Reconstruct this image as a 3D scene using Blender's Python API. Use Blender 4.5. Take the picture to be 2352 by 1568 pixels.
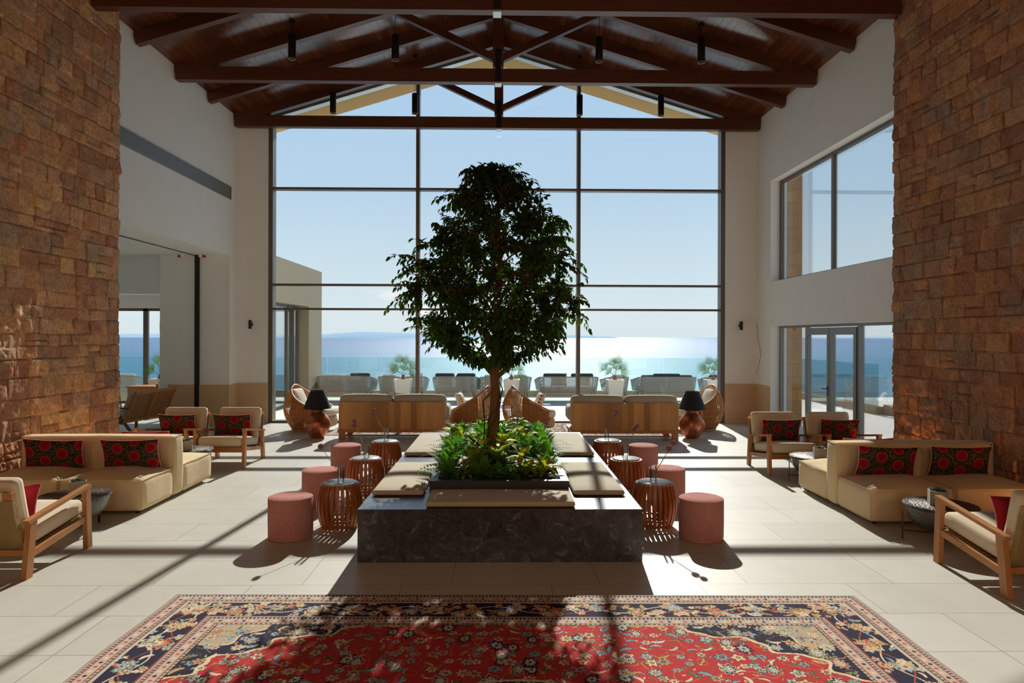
import bpy, math, random
import numpy as np
from mathutils import Vector, Matrix, Euler
from math import sin, cos, pi, atan2, sqrt
random.seed(7)
for o in list(bpy.data.objects): bpy.data.objects.remove(o)
SC = bpy.context.scene
COL = SC.collection

# ------------------------------------------------------------------ camera
cd = bpy.data.cameras.new('camera'); cam = bpy.data.objects.new('camera', cd); COL.objects.link(cam)
cd.sensor_width = 36; cd.lens = 24; cd.clip_start = .05; cd.clip_end = 120000
cd.shift_y = -11.2/2352
cam.location = (.08, 0, 2.0)
cam.matrix_world = Matrix.Translation((.08, 0, 2.0)) @ (Matrix.Rotation(-.015, 4, 'Z') @ Matrix.Rotation(pi/2, 4, 'X') @ Matrix.Rotation(.0027, 4, 'Z'))
SC.camera = cam

# ------------------------------------------------------------------ world, sun, exposure
SC.view_settings.view_transform = 'Standard'
SC.view_settings.look = 'None'
SC.view_settings.exposure = 0.0
SC.view_settings.gamma = 1.0
SC.view_settings.use_curve_mapping = False
SUN = Vector((.0903, 1, .5665)).normalized()
SUN_STRENGTH = 6.3
FILL_LAMP = 84.0   # watts, each of the six warm fill lamps added behind the viewer
sd = bpy.data.lights.new('sun', 'SUN'); sun = bpy.data.objects.new('sun', sd); COL.objects.link(sun)
sd.energy = SUN_STRENGTH; sd.color = (1.0, .965, .895); sd.angle = .0093
sun.rotation_euler = SUN.to_track_quat('Z', 'Y').to_euler(); sun.location = (2, 30, 18)

world = bpy.data.worlds.new('sky'); SC.world = world; world.use_nodes = True
wn = world.node_tree.nodes; wl = world.node_tree.links; wn.clear()
def wnode(t, **k):
    n = wn.new(t)
    for a, b in k.items(): setattr(n, a, b)
    return n
tc = wnode('ShaderNodeTexCoord'); sx = wnode('ShaderNodeSeparateXYZ'); wl.new(tc.outputs['Generated'], sx.inputs[0])
rp = wnode('ShaderNodeValToRGB'); wl.new(sx.outputs['Z'], rp.inputs[0])
els = rp.color_ramp.elements
els[0].position = 0.0; els[0].color = (.74, .84, .88, 1)
els[1].position = 1.0; els[1].color = (.50, .66, .95, 1)
for p, c in ((.03, (.76, .86, .90, 1)), (.09, (.66, .80, .89, 1)), (.2, (.52, .70, .87, 1)), (.38, (.43, .63, .86, 1))):
    e = els.new(p); e.color = c
# faint low cloud by noise, only in a small patch of sky
mp = wnode('ShaderNodeMapping'); mp.inputs['Scale'].default_value = (22, 22, 70); wl.new(tc.outputs['Generated'], mp.inputs[0])
nz = wnode('ShaderNodeTexNoise'); nz.inputs['Scale'].default_value = 1.0; nz.inputs['Detail'].default_value = 6; wl.new(mp.outputs[0], nz.inputs[0])
vd = wnode('ShaderNodeVectorMath', operation='SUBTRACT'); wl.new(tc.outputs['Generated'], vd.inputs[0]); vd.inputs[1].default_value = (-.157, .985, .0595)
vs = wnode('ShaderNodeVectorMath', operation='MULTIPLY'); wl.new(vd.outputs[0], vs.inputs[0]); vs.inputs[1].default_value = (1, 1, 5.5)
vl = wnode('ShaderNodeVectorMath', operation='LENGTH'); wl.new(vs.outputs[0], vl.inputs[0])
mr = wnode('ShaderNodeMapRange'); wl.new(vl.outputs['Value'], mr.inputs['Value']); mr.inputs['From Min'].default_value = .055; mr.inputs['From Max'].default_value = .0
ml = wnode('ShaderNodeMath', operation='MULTIPLY'); wl.new(mr.outputs[0], ml.inputs[0])
nr = wnode('ShaderNodeMapRange'); wl.new(nz.outputs[0], nr.inputs['Value']); nr.inputs['From Min'].default_value = .42; nr.inputs['From Max'].default_value = .62
wl.new(nr.outputs[0], ml.inputs[1])
mx = wnode('ShaderNodeMixRGB'); wl.new(ml.outputs[0], mx.inputs[0]); wl.new(rp.outputs[0], mx.inputs[1]); mx.inputs[2].default_value = (.93, .95, .96, 1)
bg = wnode('ShaderNodeBackground'); wl.new(mx.outputs[0], bg.inputs[0]); bg.inputs[1].default_value = 1.0
wo = wnode('ShaderNodeOutputWorld'); wl.new(bg.outputs[0], wo.inputs[0])

# ------------------------------------------------------------------ material helpers
def s2l(c):
    return tuple(((x/255)/12.92 if x/255 <= .04045 else ((x/255+.055)/1.055)**2.4) for x in c)
class NT:
    def __init__(s, name):
        s.m = bpy.data.materials.new(name); s.m.use_nodes = True; s.t = s.m.node_tree; s.t.nodes.clear()
        s.out = s.n('ShaderNodeOutputMaterial')
    def n(s, t, ins=None, **k):
        nd = s.t.nodes.new(t)
        for a, b in k.items(): setattr(nd, a, b)
        if ins:
            for a, b in ins.items():
                if hasattr(b, 'is_output') or isinstance(b, bpy.types.NodeSocket): s.t.links.new(b, nd.inputs[a])
                else: nd.inputs[a].default_value = b
        return nd
    def math(s, op, a, b=0.0, c=0.0):
        return s.n('ShaderNodeMath', {0: a, 1: b, 2: c}, operation=op).outputs[0]
    def ramp(s, fac, stops, interp='LINEAR'):
        r = s.n('ShaderNodeValToRGB', {0: fac}); cr = r.color_ramp; cr.interpolation = interp
        cr.elements[0].position = stops[0][0]; cr.elements[0].color = (*stops[0][1], 1)
        cr.elements[1].position = stops[-1][0]; cr.elements[1].color = (*stops[-1][1], 1)
        for p, c in stops[1:-1]:
            e = cr.elements.new(p); e.color = (*c, 1)
        return r.outputs[0]
    def mix(s, f, a, b, mode='MIX'):
        a = (*a, 1) if isinstance(a, tuple) and len(a) == 3 else a
        b = (*b, 1) if isinstance(b, tuple) and len(b) == 3 else b
        return s.n('ShaderNodeMixRGB', {0: f, 1: a, 2: b}, blend_type=mode).outputs[0]
    def coord(s, kind='Object', scale=(1, 1, 1)):
        c = s.n('ShaderNodeTexCoord').outputs[kind]
        return s.n('ShaderNodeMapping', {0: c, 'Scale': scale}).outputs[0]
    def noise(s, vec, scale=5, detail=4, rough=.5, dist=0):
        return s.n('ShaderNodeTexNoise', {'Vector': vec, 'Scale': scale, 'Detail': detail, 'Roughness': rough, 'Distortion': dist}).outputs[0]
    def bump(s, h, strength=.3, dist=.01):
        return s.n('ShaderNodeBump', {'Height': h, 'Strength': strength, 'Distance': dist}).outputs[0]
    def done(s, color, rough=.6, normal=None, metallic=0.0, spec=.5, extra=None):
        ins = {'Base Color': color if not (isinstance(color, tuple) and len(color) == 3) else (*color, 1), 'Roughness': rough, 'Metallic': metallic, 'Specular IOR Level': spec}
        if normal is not None: ins['Normal'] = normal
        if extra: ins.update(extra)
        b = s.n('ShaderNodeBsdfPrincipled', ins); s.t.links.new(b.outputs[0], s.out.inputs[0]); return s.m
def C(r, g, b): return s2l((r, g, b))
def sc3(c, k): return tuple(min(1, x*k) for x in c)

def m_plain(name, c, rough=.6, var=.12, scale=8, bump=.15, metallic=0, spec=.5, bd=.004, sc=(1, 1, 1)):
    t = NT(name); v = t.coord('Object', sc); n1 = t.noise(v, scale, 5, .6)
    col = t.ramp(n1, [(.25, sc3(c, 1-var)), (.75, sc3(c, 1+var))])
    return t.done(col, rough, t.bump(t.noise(v, scale*6, 3), bump, bd) if bump else None, metallic, spec)
def m_wood(name, c, axis=2, rough=.45, scale=1.0, contrast=.35, spec=.4, planks=0, plank_axis=0):
    t = NT(name); s = [9*scale]*3; s[axis] = .8*scale
    v = t.coord('Object', tuple(s)); n1 = t.noise(v, 2.2, 6, .65, .6); n2 = t.noise(v, 14, 3, .6)
    f = t.math('ADD', t.math('MULTIPLY', n1, .7), t.math('MULTIPLY', n2, .3))
    col = t.ramp(f, [(.3, sc3(c, 1-contrast)), (.52, c), (.72, sc3(c, 1+contrast*.8))])
    if planks:
        oc = t.n('ShaderNodeTexCoord').outputs['Object']; sp = t.n('ShaderNodeSeparateXYZ', {0: oc})
        w = t.noise(t.coord('Object', (2, 2, .25)), 1.2, 2)
        idx = t.math('FLOOR', t.math('ADD', t.math('MULTIPLY', sp.outputs[plank_axis], planks), t.math('MULTIPLY', w, 1.3)))
        wn_ = t.n('ShaderNodeTexWhiteNoise', {'W': idx}, noise_dimensions='1D').outputs[0]
        col = t.mix(.85, col, t.ramp(wn_, [(0, (.50, .47, .44)), (.5, (.8, .78, .74)), (1, (1.12, 1.1, 1.05))]), 'MULTIPLY')
    return t.done(col, rough, t.bump(n2, .12, .002), 0, spec)
def m_fabric(name, c, var=.08, weave=260, rough=.9, bump=.35):
    t = NT(name); v = t.coord('Object'); n1 = t.noise(v, 3, 3); n2 = t.noise(t.coord('Object', (1, 1, .35)), weave, 2, .7)
    col = t.mix(.6, t.ramp(n1, [(.3, sc3(c, 1-var)), (.7, sc3(c, 1+var))]), t.ramp(n2, [(.3, (.72, .70, .66)), (.65, (1, 1, 1))]), 'MULTIPLY')
    wr = t.noise(v, 5.5, 3, .55, .4)
    h = t.math('ADD', t.math('MULTIPLY', n2, .25), t.math('MULTIPLY', wr, 1.0))
    return t.done(col, rough, t.bump(h, bump, .012), 0, .15, {'Sheen Weight': .15})
def m_glass(name, tint=(.98, .99, .99), refl=.55, ior=1.45):
    t = NT(name); fr = t.n('ShaderNodeFresnel', {'IOR': ior}).outputs[0]
    tr = t.n('ShaderNodeBsdfTransparent', {0: (*tint, 1)}); gl = t.n('ShaderNodeBsdfGlossy', {'Roughness': .0})
    mx_ = t.n('ShaderNodeMixShader', {0: t.math('MULTIPLY', fr, refl), 1: tr.outputs[0], 2: gl.outputs[0]})
    t.t.links.new(mx_.outputs[0], t.out.inputs[0]); return t.m
def m_leaf(name, stops, trans=.45, rough=.35, attr=False, scale=7.0):
    t = NT(name); oi = t.n('ShaderNodeObjectInfo'); v = t.coord('Object')
    v2 = t.n('ShaderNodeVectorMath', {0: v, 1: t.n('ShaderNodeCombineXYZ', {0: oi.outputs['Random'], 1: oi.outputs['Random']}).outputs[0]}, operation='ADD').outputs[0]
    col = t.ramp(t.noise(v2, scale, 3, .6), stops)
    p = t.n('ShaderNodeBsdfPrincipled', {'Base Color': col, 'Roughness': rough, 'Specular IOR Level': .18})
    tl = t.n('ShaderNodeBsdfTranslucent', {0: t.mix(1, col, (1.3, 1.5, .55), 'MULTIPLY')})
    mx_ = t.n('ShaderNodeMixShader', {0: trans, 1: p.outputs[0], 2: tl.outputs[0]})
    t.t.links.new(mx_.outputs[0], t.out.inputs[0]); return t.m

# ------------------------------------------------------------------ materials
M = {}
M['white'] = m_plain('white_plaster', C(241, 243, 240), .85, .025, 3, .06)
M['wains'] = m_plain('limestone_panel', C(206, 176, 138), .55, .05, 6, .08)
M['bench_fab'] = m_fabric('bench_cushion_fabric', C(196, 184, 158), .05, 300, .9, .15)
M['sofa'] = m_fabric('cream_sofa_fabric', C(230, 206, 162), .05, 240, .92, .55)
M['chair_fab'] = m_fabric('cream_chair_fabric', C(228, 212, 182), .04, 260, .9, .3)
M['grey_fab'] = m_fabric('greige_cushion_fabric', C(196, 184, 162), .05, 260, .9, .3)
M['white_fab'] = m_fabric('off_white_fabric', C(232, 224, 206), .04, 260, .9, .3)
M['redvelvet'] = m_fabric('red_velvet', C(178, 40, 56), .08, 200, .8, .3)
M['teak'] = m_wood('teak_wood', C(186, 126, 72), 2, .45, 1.0, .26)
M['teak_h'] = m_wood('teak_wood_rail', C(186, 126, 72), 1, .45, 1.0, .26)
M['sofawood'] = m_wood('planked_teak', C(222, 162, 100), 2, .5, .8, .2, .3, 9.0, 0)
M['drumwood'] = m_wood('red_brown_wood', C(168, 96, 46), 2, .35, 1.6, .3, .5)
M['beam'] = m_wood('dark_stained_beam_wood', C(92, 50, 26), 0, .42, .5, .3, .5)
M['rafter'] = m_wood('dark_stained_rafter_wood', C(92, 50, 26), 0, .38, .5, .3, .5)
M['floor_wood'] = m_wood('brown_wood', C(128, 80, 46), 2, .5)
M['black'] = m_plain('black_metal', (.008, .008, .009), .4, .05, 10, 0, 0, .5)
M['steel'] = m_plain('galvanised_steel', (.62, .62, .6), .35, .05, 20, .05, .7)
M['frame'] = m_plain('bronze_grey_aluminium', C(108, 98, 88), .38, .03, 10, 0, .35)
M['framegrey'] = m_plain('grey_aluminium', C(128, 128, 126), .4, .03, 10, 0, .3)
M['glass'] = m_glass('window_glass')
M['balglass'] = m_glass('balustrade_glass', (.84, .95, .95), .6)
M['soffit'] = m_plain('ochre_render', C(206, 168, 112), .9, .04, 60, .2)
M['render'] = m_plain('sand_render', C(158, 144, 116), .9, .04, 60, .2)
M['terr'] = m_plain('terrace_stone', C(214, 206, 192), .8, .05, 2, .05)
M['slate'] = m_plain('blue_grey_slate_band', C(112, 128, 138), .6, .06, 3, .05)
M['planter_box'] = m_plain('dark_planter_metal', C(52, 46, 42), .4, .08, 8, .05)
M['soil'] = m_plain('dark_soil', C(44, 32, 24), .95, .4, 30, .8, bd=.02)
M['tabletop'] = m_plain('pale_marble_top', C(190, 186, 180), .22, .06, 9, .02)
M['hammered'] = m_plain('hammered_dark_metal', C(98, 92, 86), .32, .35, 9, .9, .7, .5, .012)
M['concrete'] = m_plain('concrete', C(150, 144, 136), .8, .1, 14, .2)
M['black_shade'] = m_plain('black_linen_shade', (.012, .012, .014), .75, .1, 60, .1)
M['rattan'] = m_wood('rattan_cane', C(206, 142, 82), 2, .4, 2.0, .25)
M['weave'] = None
M['outmesh'] = m_fabric('grey_rope_weave', C(158, 158, 150), .08, 120, .8, .5)
M['dkcush'] = m_fabric('charcoal_fabric', C(62, 64, 68), .06, 200)
M['whitepot'] = m_plain('white_planter_finish', C(216, 210, 198), .6, .03, 8, .05)
M['bark'] = m_plain('brown_bark', C(128, 92, 58), .85, .3, 22, .8, 0, .2, .01, (1, 1, .25))
M['vine'] = m_plain('dark_vine_stem', C(84, 62, 42), .85, .2, 22, .5)
M['leaf'] = m_leaf('ficus_leaf', [(.3, (.026, .056, .012)), (.55, (.048, .098, .018)), (.75, (.08, .15, .028))], .42, .38, scale=2.0)
M['fern'] = m_leaf('fern_leaf', [(.3, (.06, .18, .03)), (.7, (.15, .32, .05))], .4, .6)
M['croton'] = m_leaf('croton_leaf', [(.34, (.07, .16, .02)), (.46, (.20, .30, .03)), (.55, (.50, .45, .05)), (.66, (.36, .15, .02)), (.76, (.2, .04, .02))], .35, .55, scale=9.0)
M['philo'] = m_leaf('broad_green_leaf', [(.3, (.06, .15, .02)), (.6, (.16, .30, .035)), (.8, (.34, .38, .05))], .4, .55)
M['palm'] = m_leaf('palm_leaf', [(.3, (.03, .08, .015)), (.7, (.10, .18, .03))], .3, .6)
M['succ'] = m_leaf('succulent_leaf', [(.3, (.10, .16, .08)), (.7, (.34, .42, .26))], .1, .4, scale=25)
M['allium'] = m_plain('dried_flower_head', C(178, 128, 132), .9, .4, 120, .8)
M['stem'] = m_plain('dry_green_stem', C(150, 138, 70), .7, .1, 20, 0)
M['redplastic'] = m_plain('red_plastic', C(180, 30, 36), .4, .05, 5, 0)
M['hill'] = m_plain('distant_hill_haze_tint', C(160, 182, 196), 1.0, .06, .002, 0, 0, 0)  # aerial haze is put into this pale blue-grey base colour

def mk_pouf():
    t = NT('pink_boucle'); v = t.coord('Object'); sp = t.n('ShaderNodeSeparateXYZ', {0: v})
    ang = t.math('ARCTAN2', sp.outputs[1], sp.outputs[0]); st = t.math('SINE', t.math('MULTIPLY', ang, 120))
    n = t.noise(v, 210, 3, .7)
    f = t.math('ADD', t.math('MULTIPLY', st, .06), n)
    col = t.ramp(f, [(.3, C(138, 76, 68)), (.5, C(194, 130, 118)), (.7, C(232, 190, 176))])
    return t.done(col, .95, t.bump(f, .5, .005), 0, .1)
M['pouf'] = mk_pouf()
def mk_copper():
    t = NT('hammered_copper'); v = t.coord('Object')
    n = t.noise(v, 7, 5, .65)
    col = t.ramp(n, [(.3, C(122, 58, 38)), (.5, C(196, 112, 78)), (.7, C(228, 152, 112))])
    vo = t.n('ShaderNodeTexVoronoi', {'Vector': v, 'Scale': 34}).outputs[0]
    return t.done(col, t.ramp(n, [(.3, (.5, .5, .5)), (.7, (.3, .3, .3))]), t.bump(vo, .35, .006), .85)
M['copper'] = mk_copper()
def mk_marble():
    t = NT('dark_marble'); v = t.coord('Object'); n = t.noise(v, 2.6, 10, .78, 2.0); n2 = t.noise(v, 7, 9, .8, 1.5)
    vein = t.math('ABSOLUTE', t.math('SUBTRACT', n, .5))
    base = t.ramp(n2, [(.38, C(30, 32, 34)), (.55, C(62, 63, 64)), (.68, C(128, 126, 124))])
    col = t.mix(t.ramp(vein, [(0, (.22, .22, .22)), (.010, (.0, .0, .0)), (1, (0, 0, 0))]), base, C(156, 148, 140))
    return t.done(col, .26, None, 0, .6)
M['marble'] = mk_marble()
def mk_floor():
    t = NT('limestone_tiles'); oc = t.n('ShaderNodeTexCoord').outputs['Object']
    v = t.n('ShaderNodeMapping', {0: oc, 'Location': (.32, -5.51+6.0, 0)}).outputs[0]
    b = t.n('ShaderNodeTexBrick', {'Vector': v, 'Color1': (*C(207, 205, 193), 1), 'Color2': (*C(198, 196, 183), 1), 'Mortar': (*C(136, 130, 118), 1), 'Scale': 1.0, 'Mortar Size': .0028, 'Mortar Smooth': .0, 'Brick Width': 1.2, 'Row Height': .6}, offset=.33, offset_frequency=3)
    n = t.noise(oc, 2.2, 6, .6, 1.0)
    col = t.mix(.8, b.outputs[0], t.ramp(n, [(.3, (.90, .89, .88)), (.7, (1, 1, 1))]), 'MULTIPLY')
    return t.done(col, .42, t.bump(b.outputs[1], -.3, .002), 0, .35)
M['floor'] = mk_floor()
def mk_boards():
    t = NT('ceiling_boards'); oc = t.n('ShaderNodeTexCoord').outputs['Object']
    v = t.n('ShaderNodeMapping', {0: oc, 'Rotation': (0, 0, pi/2)}).outputs[0]
    b = t.n('ShaderNodeTexBrick', {'Vector': v, 'Color1': (*C(118, 64, 36), 1), 'Color2': (*C(88, 46, 26), 1), 'Mortar': (*C(34, 18, 12), 1), 'Scale': 1.0, 'Mortar Size': .004, 'Brick Width': 4.0, 'Row Height': .125}, offset=.37)
    n = t.noise(t.coord('Object', (9, .7, 9)), 2, 6, .65, .5)
    col = t.mix(.8, b.outputs[0], t.ramp(n, [(.3, (.6, .58, .55)), (.7, (1, 1, 1))]), 'MULTIPLY')
    h = t.math('ADD', t.math('MULTIPLY', b.outputs[1], -1.0), t.math('MULTIPLY', t.noise(t.coord('Object', (6, .5, 6)), 3, 3), .25))
    return t.done(col, .2, t.bump(h, .35, .004), 0, .75)
M['boards'] = mk_boards()
def mk_weave():
    t = NT('woven_cord'); v = t.coord('Object')
    w1 = t.n('ShaderNodeTexWave', {'Vector': v, 'Scale': 34.0, 'Distortion': 1.0}, bands_direction='X').outputs[1]
    w2 = t.n('ShaderNodeTexWave', {'Vector': v, 'Scale': 40.0, 'Distortion': 1.0}, bands_direction='Z').outputs[1]
    f = t.math('MULTIPLY', w1, w2)
    col = t.ramp(f, [(.0, C(120, 94, 56)), (.3, C(190, 158, 100)), (1, C(226, 200, 142))])
    return t.done(col, .7, t.bump(f, .8, .005), 0, .2)
M['weave'] = mk_weave()
def mk_suzani():
    t = NT('suzani_embroidery'); uv = t.n('ShaderNodeTexCoord').outputs['UV']; sp = t.n('ShaderNodeSeparateXYZ', {0: uv})
    P = 1/.2
    u = t.math('MULTIPLY', sp.outputs[0], P); v = t.math('MULTIPLY', sp.outputs[1], 1/.19)
    cu = t.math('FLOOR', u); fu = t.math('SUBTRACT', t.math('FRACT', u), .5)
    odd = t.math('MODULO', t.math('ABSOLUTE', cu), 2)
    fv = t.math('SUBTRACT', t.math('FRACT', t.math('ADD', v, t.math('MULTIPLY', odd, .5))), .5)
    fu = t.math('MULTIPLY', fu, 1.05)
    r = t.math('SQRT', t.math('ADD', t.math('MULTIPLY', fu, fu), t.math('MULTIPLY', fv, fv)))
    ang = t.math('ARCTAN2', fv, fu)
    spoke = t.math('GREATER_THAN', t.math('SINE', t.math('MULTIPLY', ang, 30)), .1)
    red = C(156, 18, 30); dred = C(110, 12, 24); pink = C(186, 124, 104); blk = C(26, 22, 20); beige = C(158, 132, 96)
    base = t.ramp(r, [(0, dred), (.07, red), (.12, dred), (.15, red), (.315, pink), (.342, blk), (.60, blk)], 'CONSTANT')
    ringm = t.math('MULTIPLY', t.math('MULTIPLY', t.math('GREATER_THAN', r, .41), t.math('LESS_THAN', r, .455)), spoke)
    col = t.mix(t.math('MULTIPLY', ringm, .8), base, beige)
    vo = t.n('ShaderNodeTexVoronoi', {'Vector': uv, 'Scale': 120}).outputs[0]
    bgm = t.math('MULTIPLY', t.math('GREATER_THAN', r, .48), t.math('LESS_THAN', vo, .42))
    col = t.mix(t.math('MULTIPLY', bgm, .85), col, beige)
    return t.done(col, .85, t.bump(t.noise(uv, 500, 2), .4, .003), 0, .15)
M['suzani'] = mk_suzani()
def mk_embroid():
    t = NT('white_embroidered_fabric'); uv = t.n('ShaderNodeTexCoord').outputs['UV']; sp = t.n('ShaderNodeSeparateXYZ', {0: uv})
    v = t.math('FRACT', t.math('MULTIPLY', sp.outputs[1], 14)); fv = t.math('SUBTRACT', v, .5)
    u = t.math('SUBTRACT', t.math('FRACT', t.math('MULTIPLY', sp.outputs[0], 3.3)), .5)
    r = t.math('SQRT', t.math('ADD', t.math('MULTIPLY', fv, fv), t.math('MULTIPLY', t.math('MULTIPLY', u, u), 17)))
    vo = t.n('ShaderNodeTexVoronoi', {'Vector': uv, 'Scale': 13}); 
    c2 = t.mix(t.math('LESS_THAN', vo.outputs[0], .22), C(226, 220, 208), C(196, 120, 110))
    col = t.mix(t.math('LESS_THAN', r, .33), c2, C(70, 34, 34))
    return t.done(col, .9, None, 0, .1)
M['embroid'] = mk_embroid()
def mk_stripe():
    t = NT('striped_fabric'); uv = t.n('ShaderNodeTexCoord').outputs['UV']; sp = t.n('ShaderNodeSeparateXYZ', {0: uv})
    f = t.math('FRACT', t.math('MULTIPLY', sp.outputs[1], 3.2))
    col = t.ramp(f, [(0, C(150, 92, 88)), (.25, C(206, 176, 140)), (.45, C(168, 120, 110)), (.6, C(196, 186, 168)), (.8, C(120, 84, 90)), (1, C(120, 84, 90))], 'CONSTANT')
    return t.done(col, .9)
M['stripe'] = mk_stripe()
def mk_vc(name, rough, bumpk=.3, scale=60, var=.25, nscale=18, detail=6):
    t = NT(name); a = t.n('ShaderNodeVertexColor', layer_name='Col').outputs[0]; v = t.coord('Object')
    n = t.noise(v, nscale, detail, .65); k0 = 1-var
    col = t.mix(1, a, t.ramp(n, [(.3, (k0, k0, k0)), (.7, (1, 1, 1))]), 'MULTIPLY')
    return t.done(col, rough, t.bump(t.noise(v, scale, 5, .65), bumpk, .012), 0, .2)
M['stone'] = mk_vc('split_face_stone', .9, 1.0, 34, .5, 26, 7)
M['rug'] = mk_vc('wool_rug', .95, .3, 300, .12, 140, 2)
def mk_sea():
    t = NT('sea_water'); oc = t.n('ShaderNodeTexCoord').outputs['Object']
    sp = t.n('ShaderNodeSeparateXYZ', {0: oc})
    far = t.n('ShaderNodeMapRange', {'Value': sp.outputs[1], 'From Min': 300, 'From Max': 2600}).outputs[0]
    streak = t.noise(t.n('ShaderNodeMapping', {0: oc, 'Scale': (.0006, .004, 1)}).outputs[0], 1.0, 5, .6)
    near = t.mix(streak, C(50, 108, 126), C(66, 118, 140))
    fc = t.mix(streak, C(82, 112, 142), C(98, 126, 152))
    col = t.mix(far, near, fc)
    w = t.noise(t.n('ShaderNodeMapping', {0: oc, 'Scale': (.25, .6, 1)}).outputs[0], 1.0, 4, .7)
    w2 = t.noise(t.n('ShaderNodeMapping', {0: oc, 'Scale': (.002, .02, 1)}).outputs[0], 1.0, 4, .6)
    nb = t.bump(t.math('ADD', w, t.math('MULTIPLY', w2, 3.0)), .9, 1.0)
    d = t.n('ShaderNodeBsdfDiffuse', {0: col, 'Normal': nb})
    g = t.n('ShaderNodeBsdfGlossy', {0: (1, 1, 1, 1), 'Roughness': .46, 'Normal': nb})
    mx_ = t.n('ShaderNodeMixShader', {0: .085, 1: d.outputs[0], 2: g.outputs[0]})
    t.t.links.new(mx_.outputs[0], t.out.inputs[0]); return t.m
M['sea'] = mk_sea()
def mk_vent():
    t = NT('perforated_grille'); v = t.coord('Object'); sp = t.n('ShaderNodeSeparateXYZ', {0: v})
    a = t.math('SINE', t.math('MULTIPLY', sp.outputs[1], 160)); b = t.math('SINE', t.math('MULTIPLY', sp.outputs[2], 190))
    col = t.mix(t.math('GREATER_THAN', t.math('MULTIPLY', a, b), 0), C(132, 134, 136), C(84, 86, 90))
    return t.done(col, .5)
M['vent'] = mk_vent()

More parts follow.
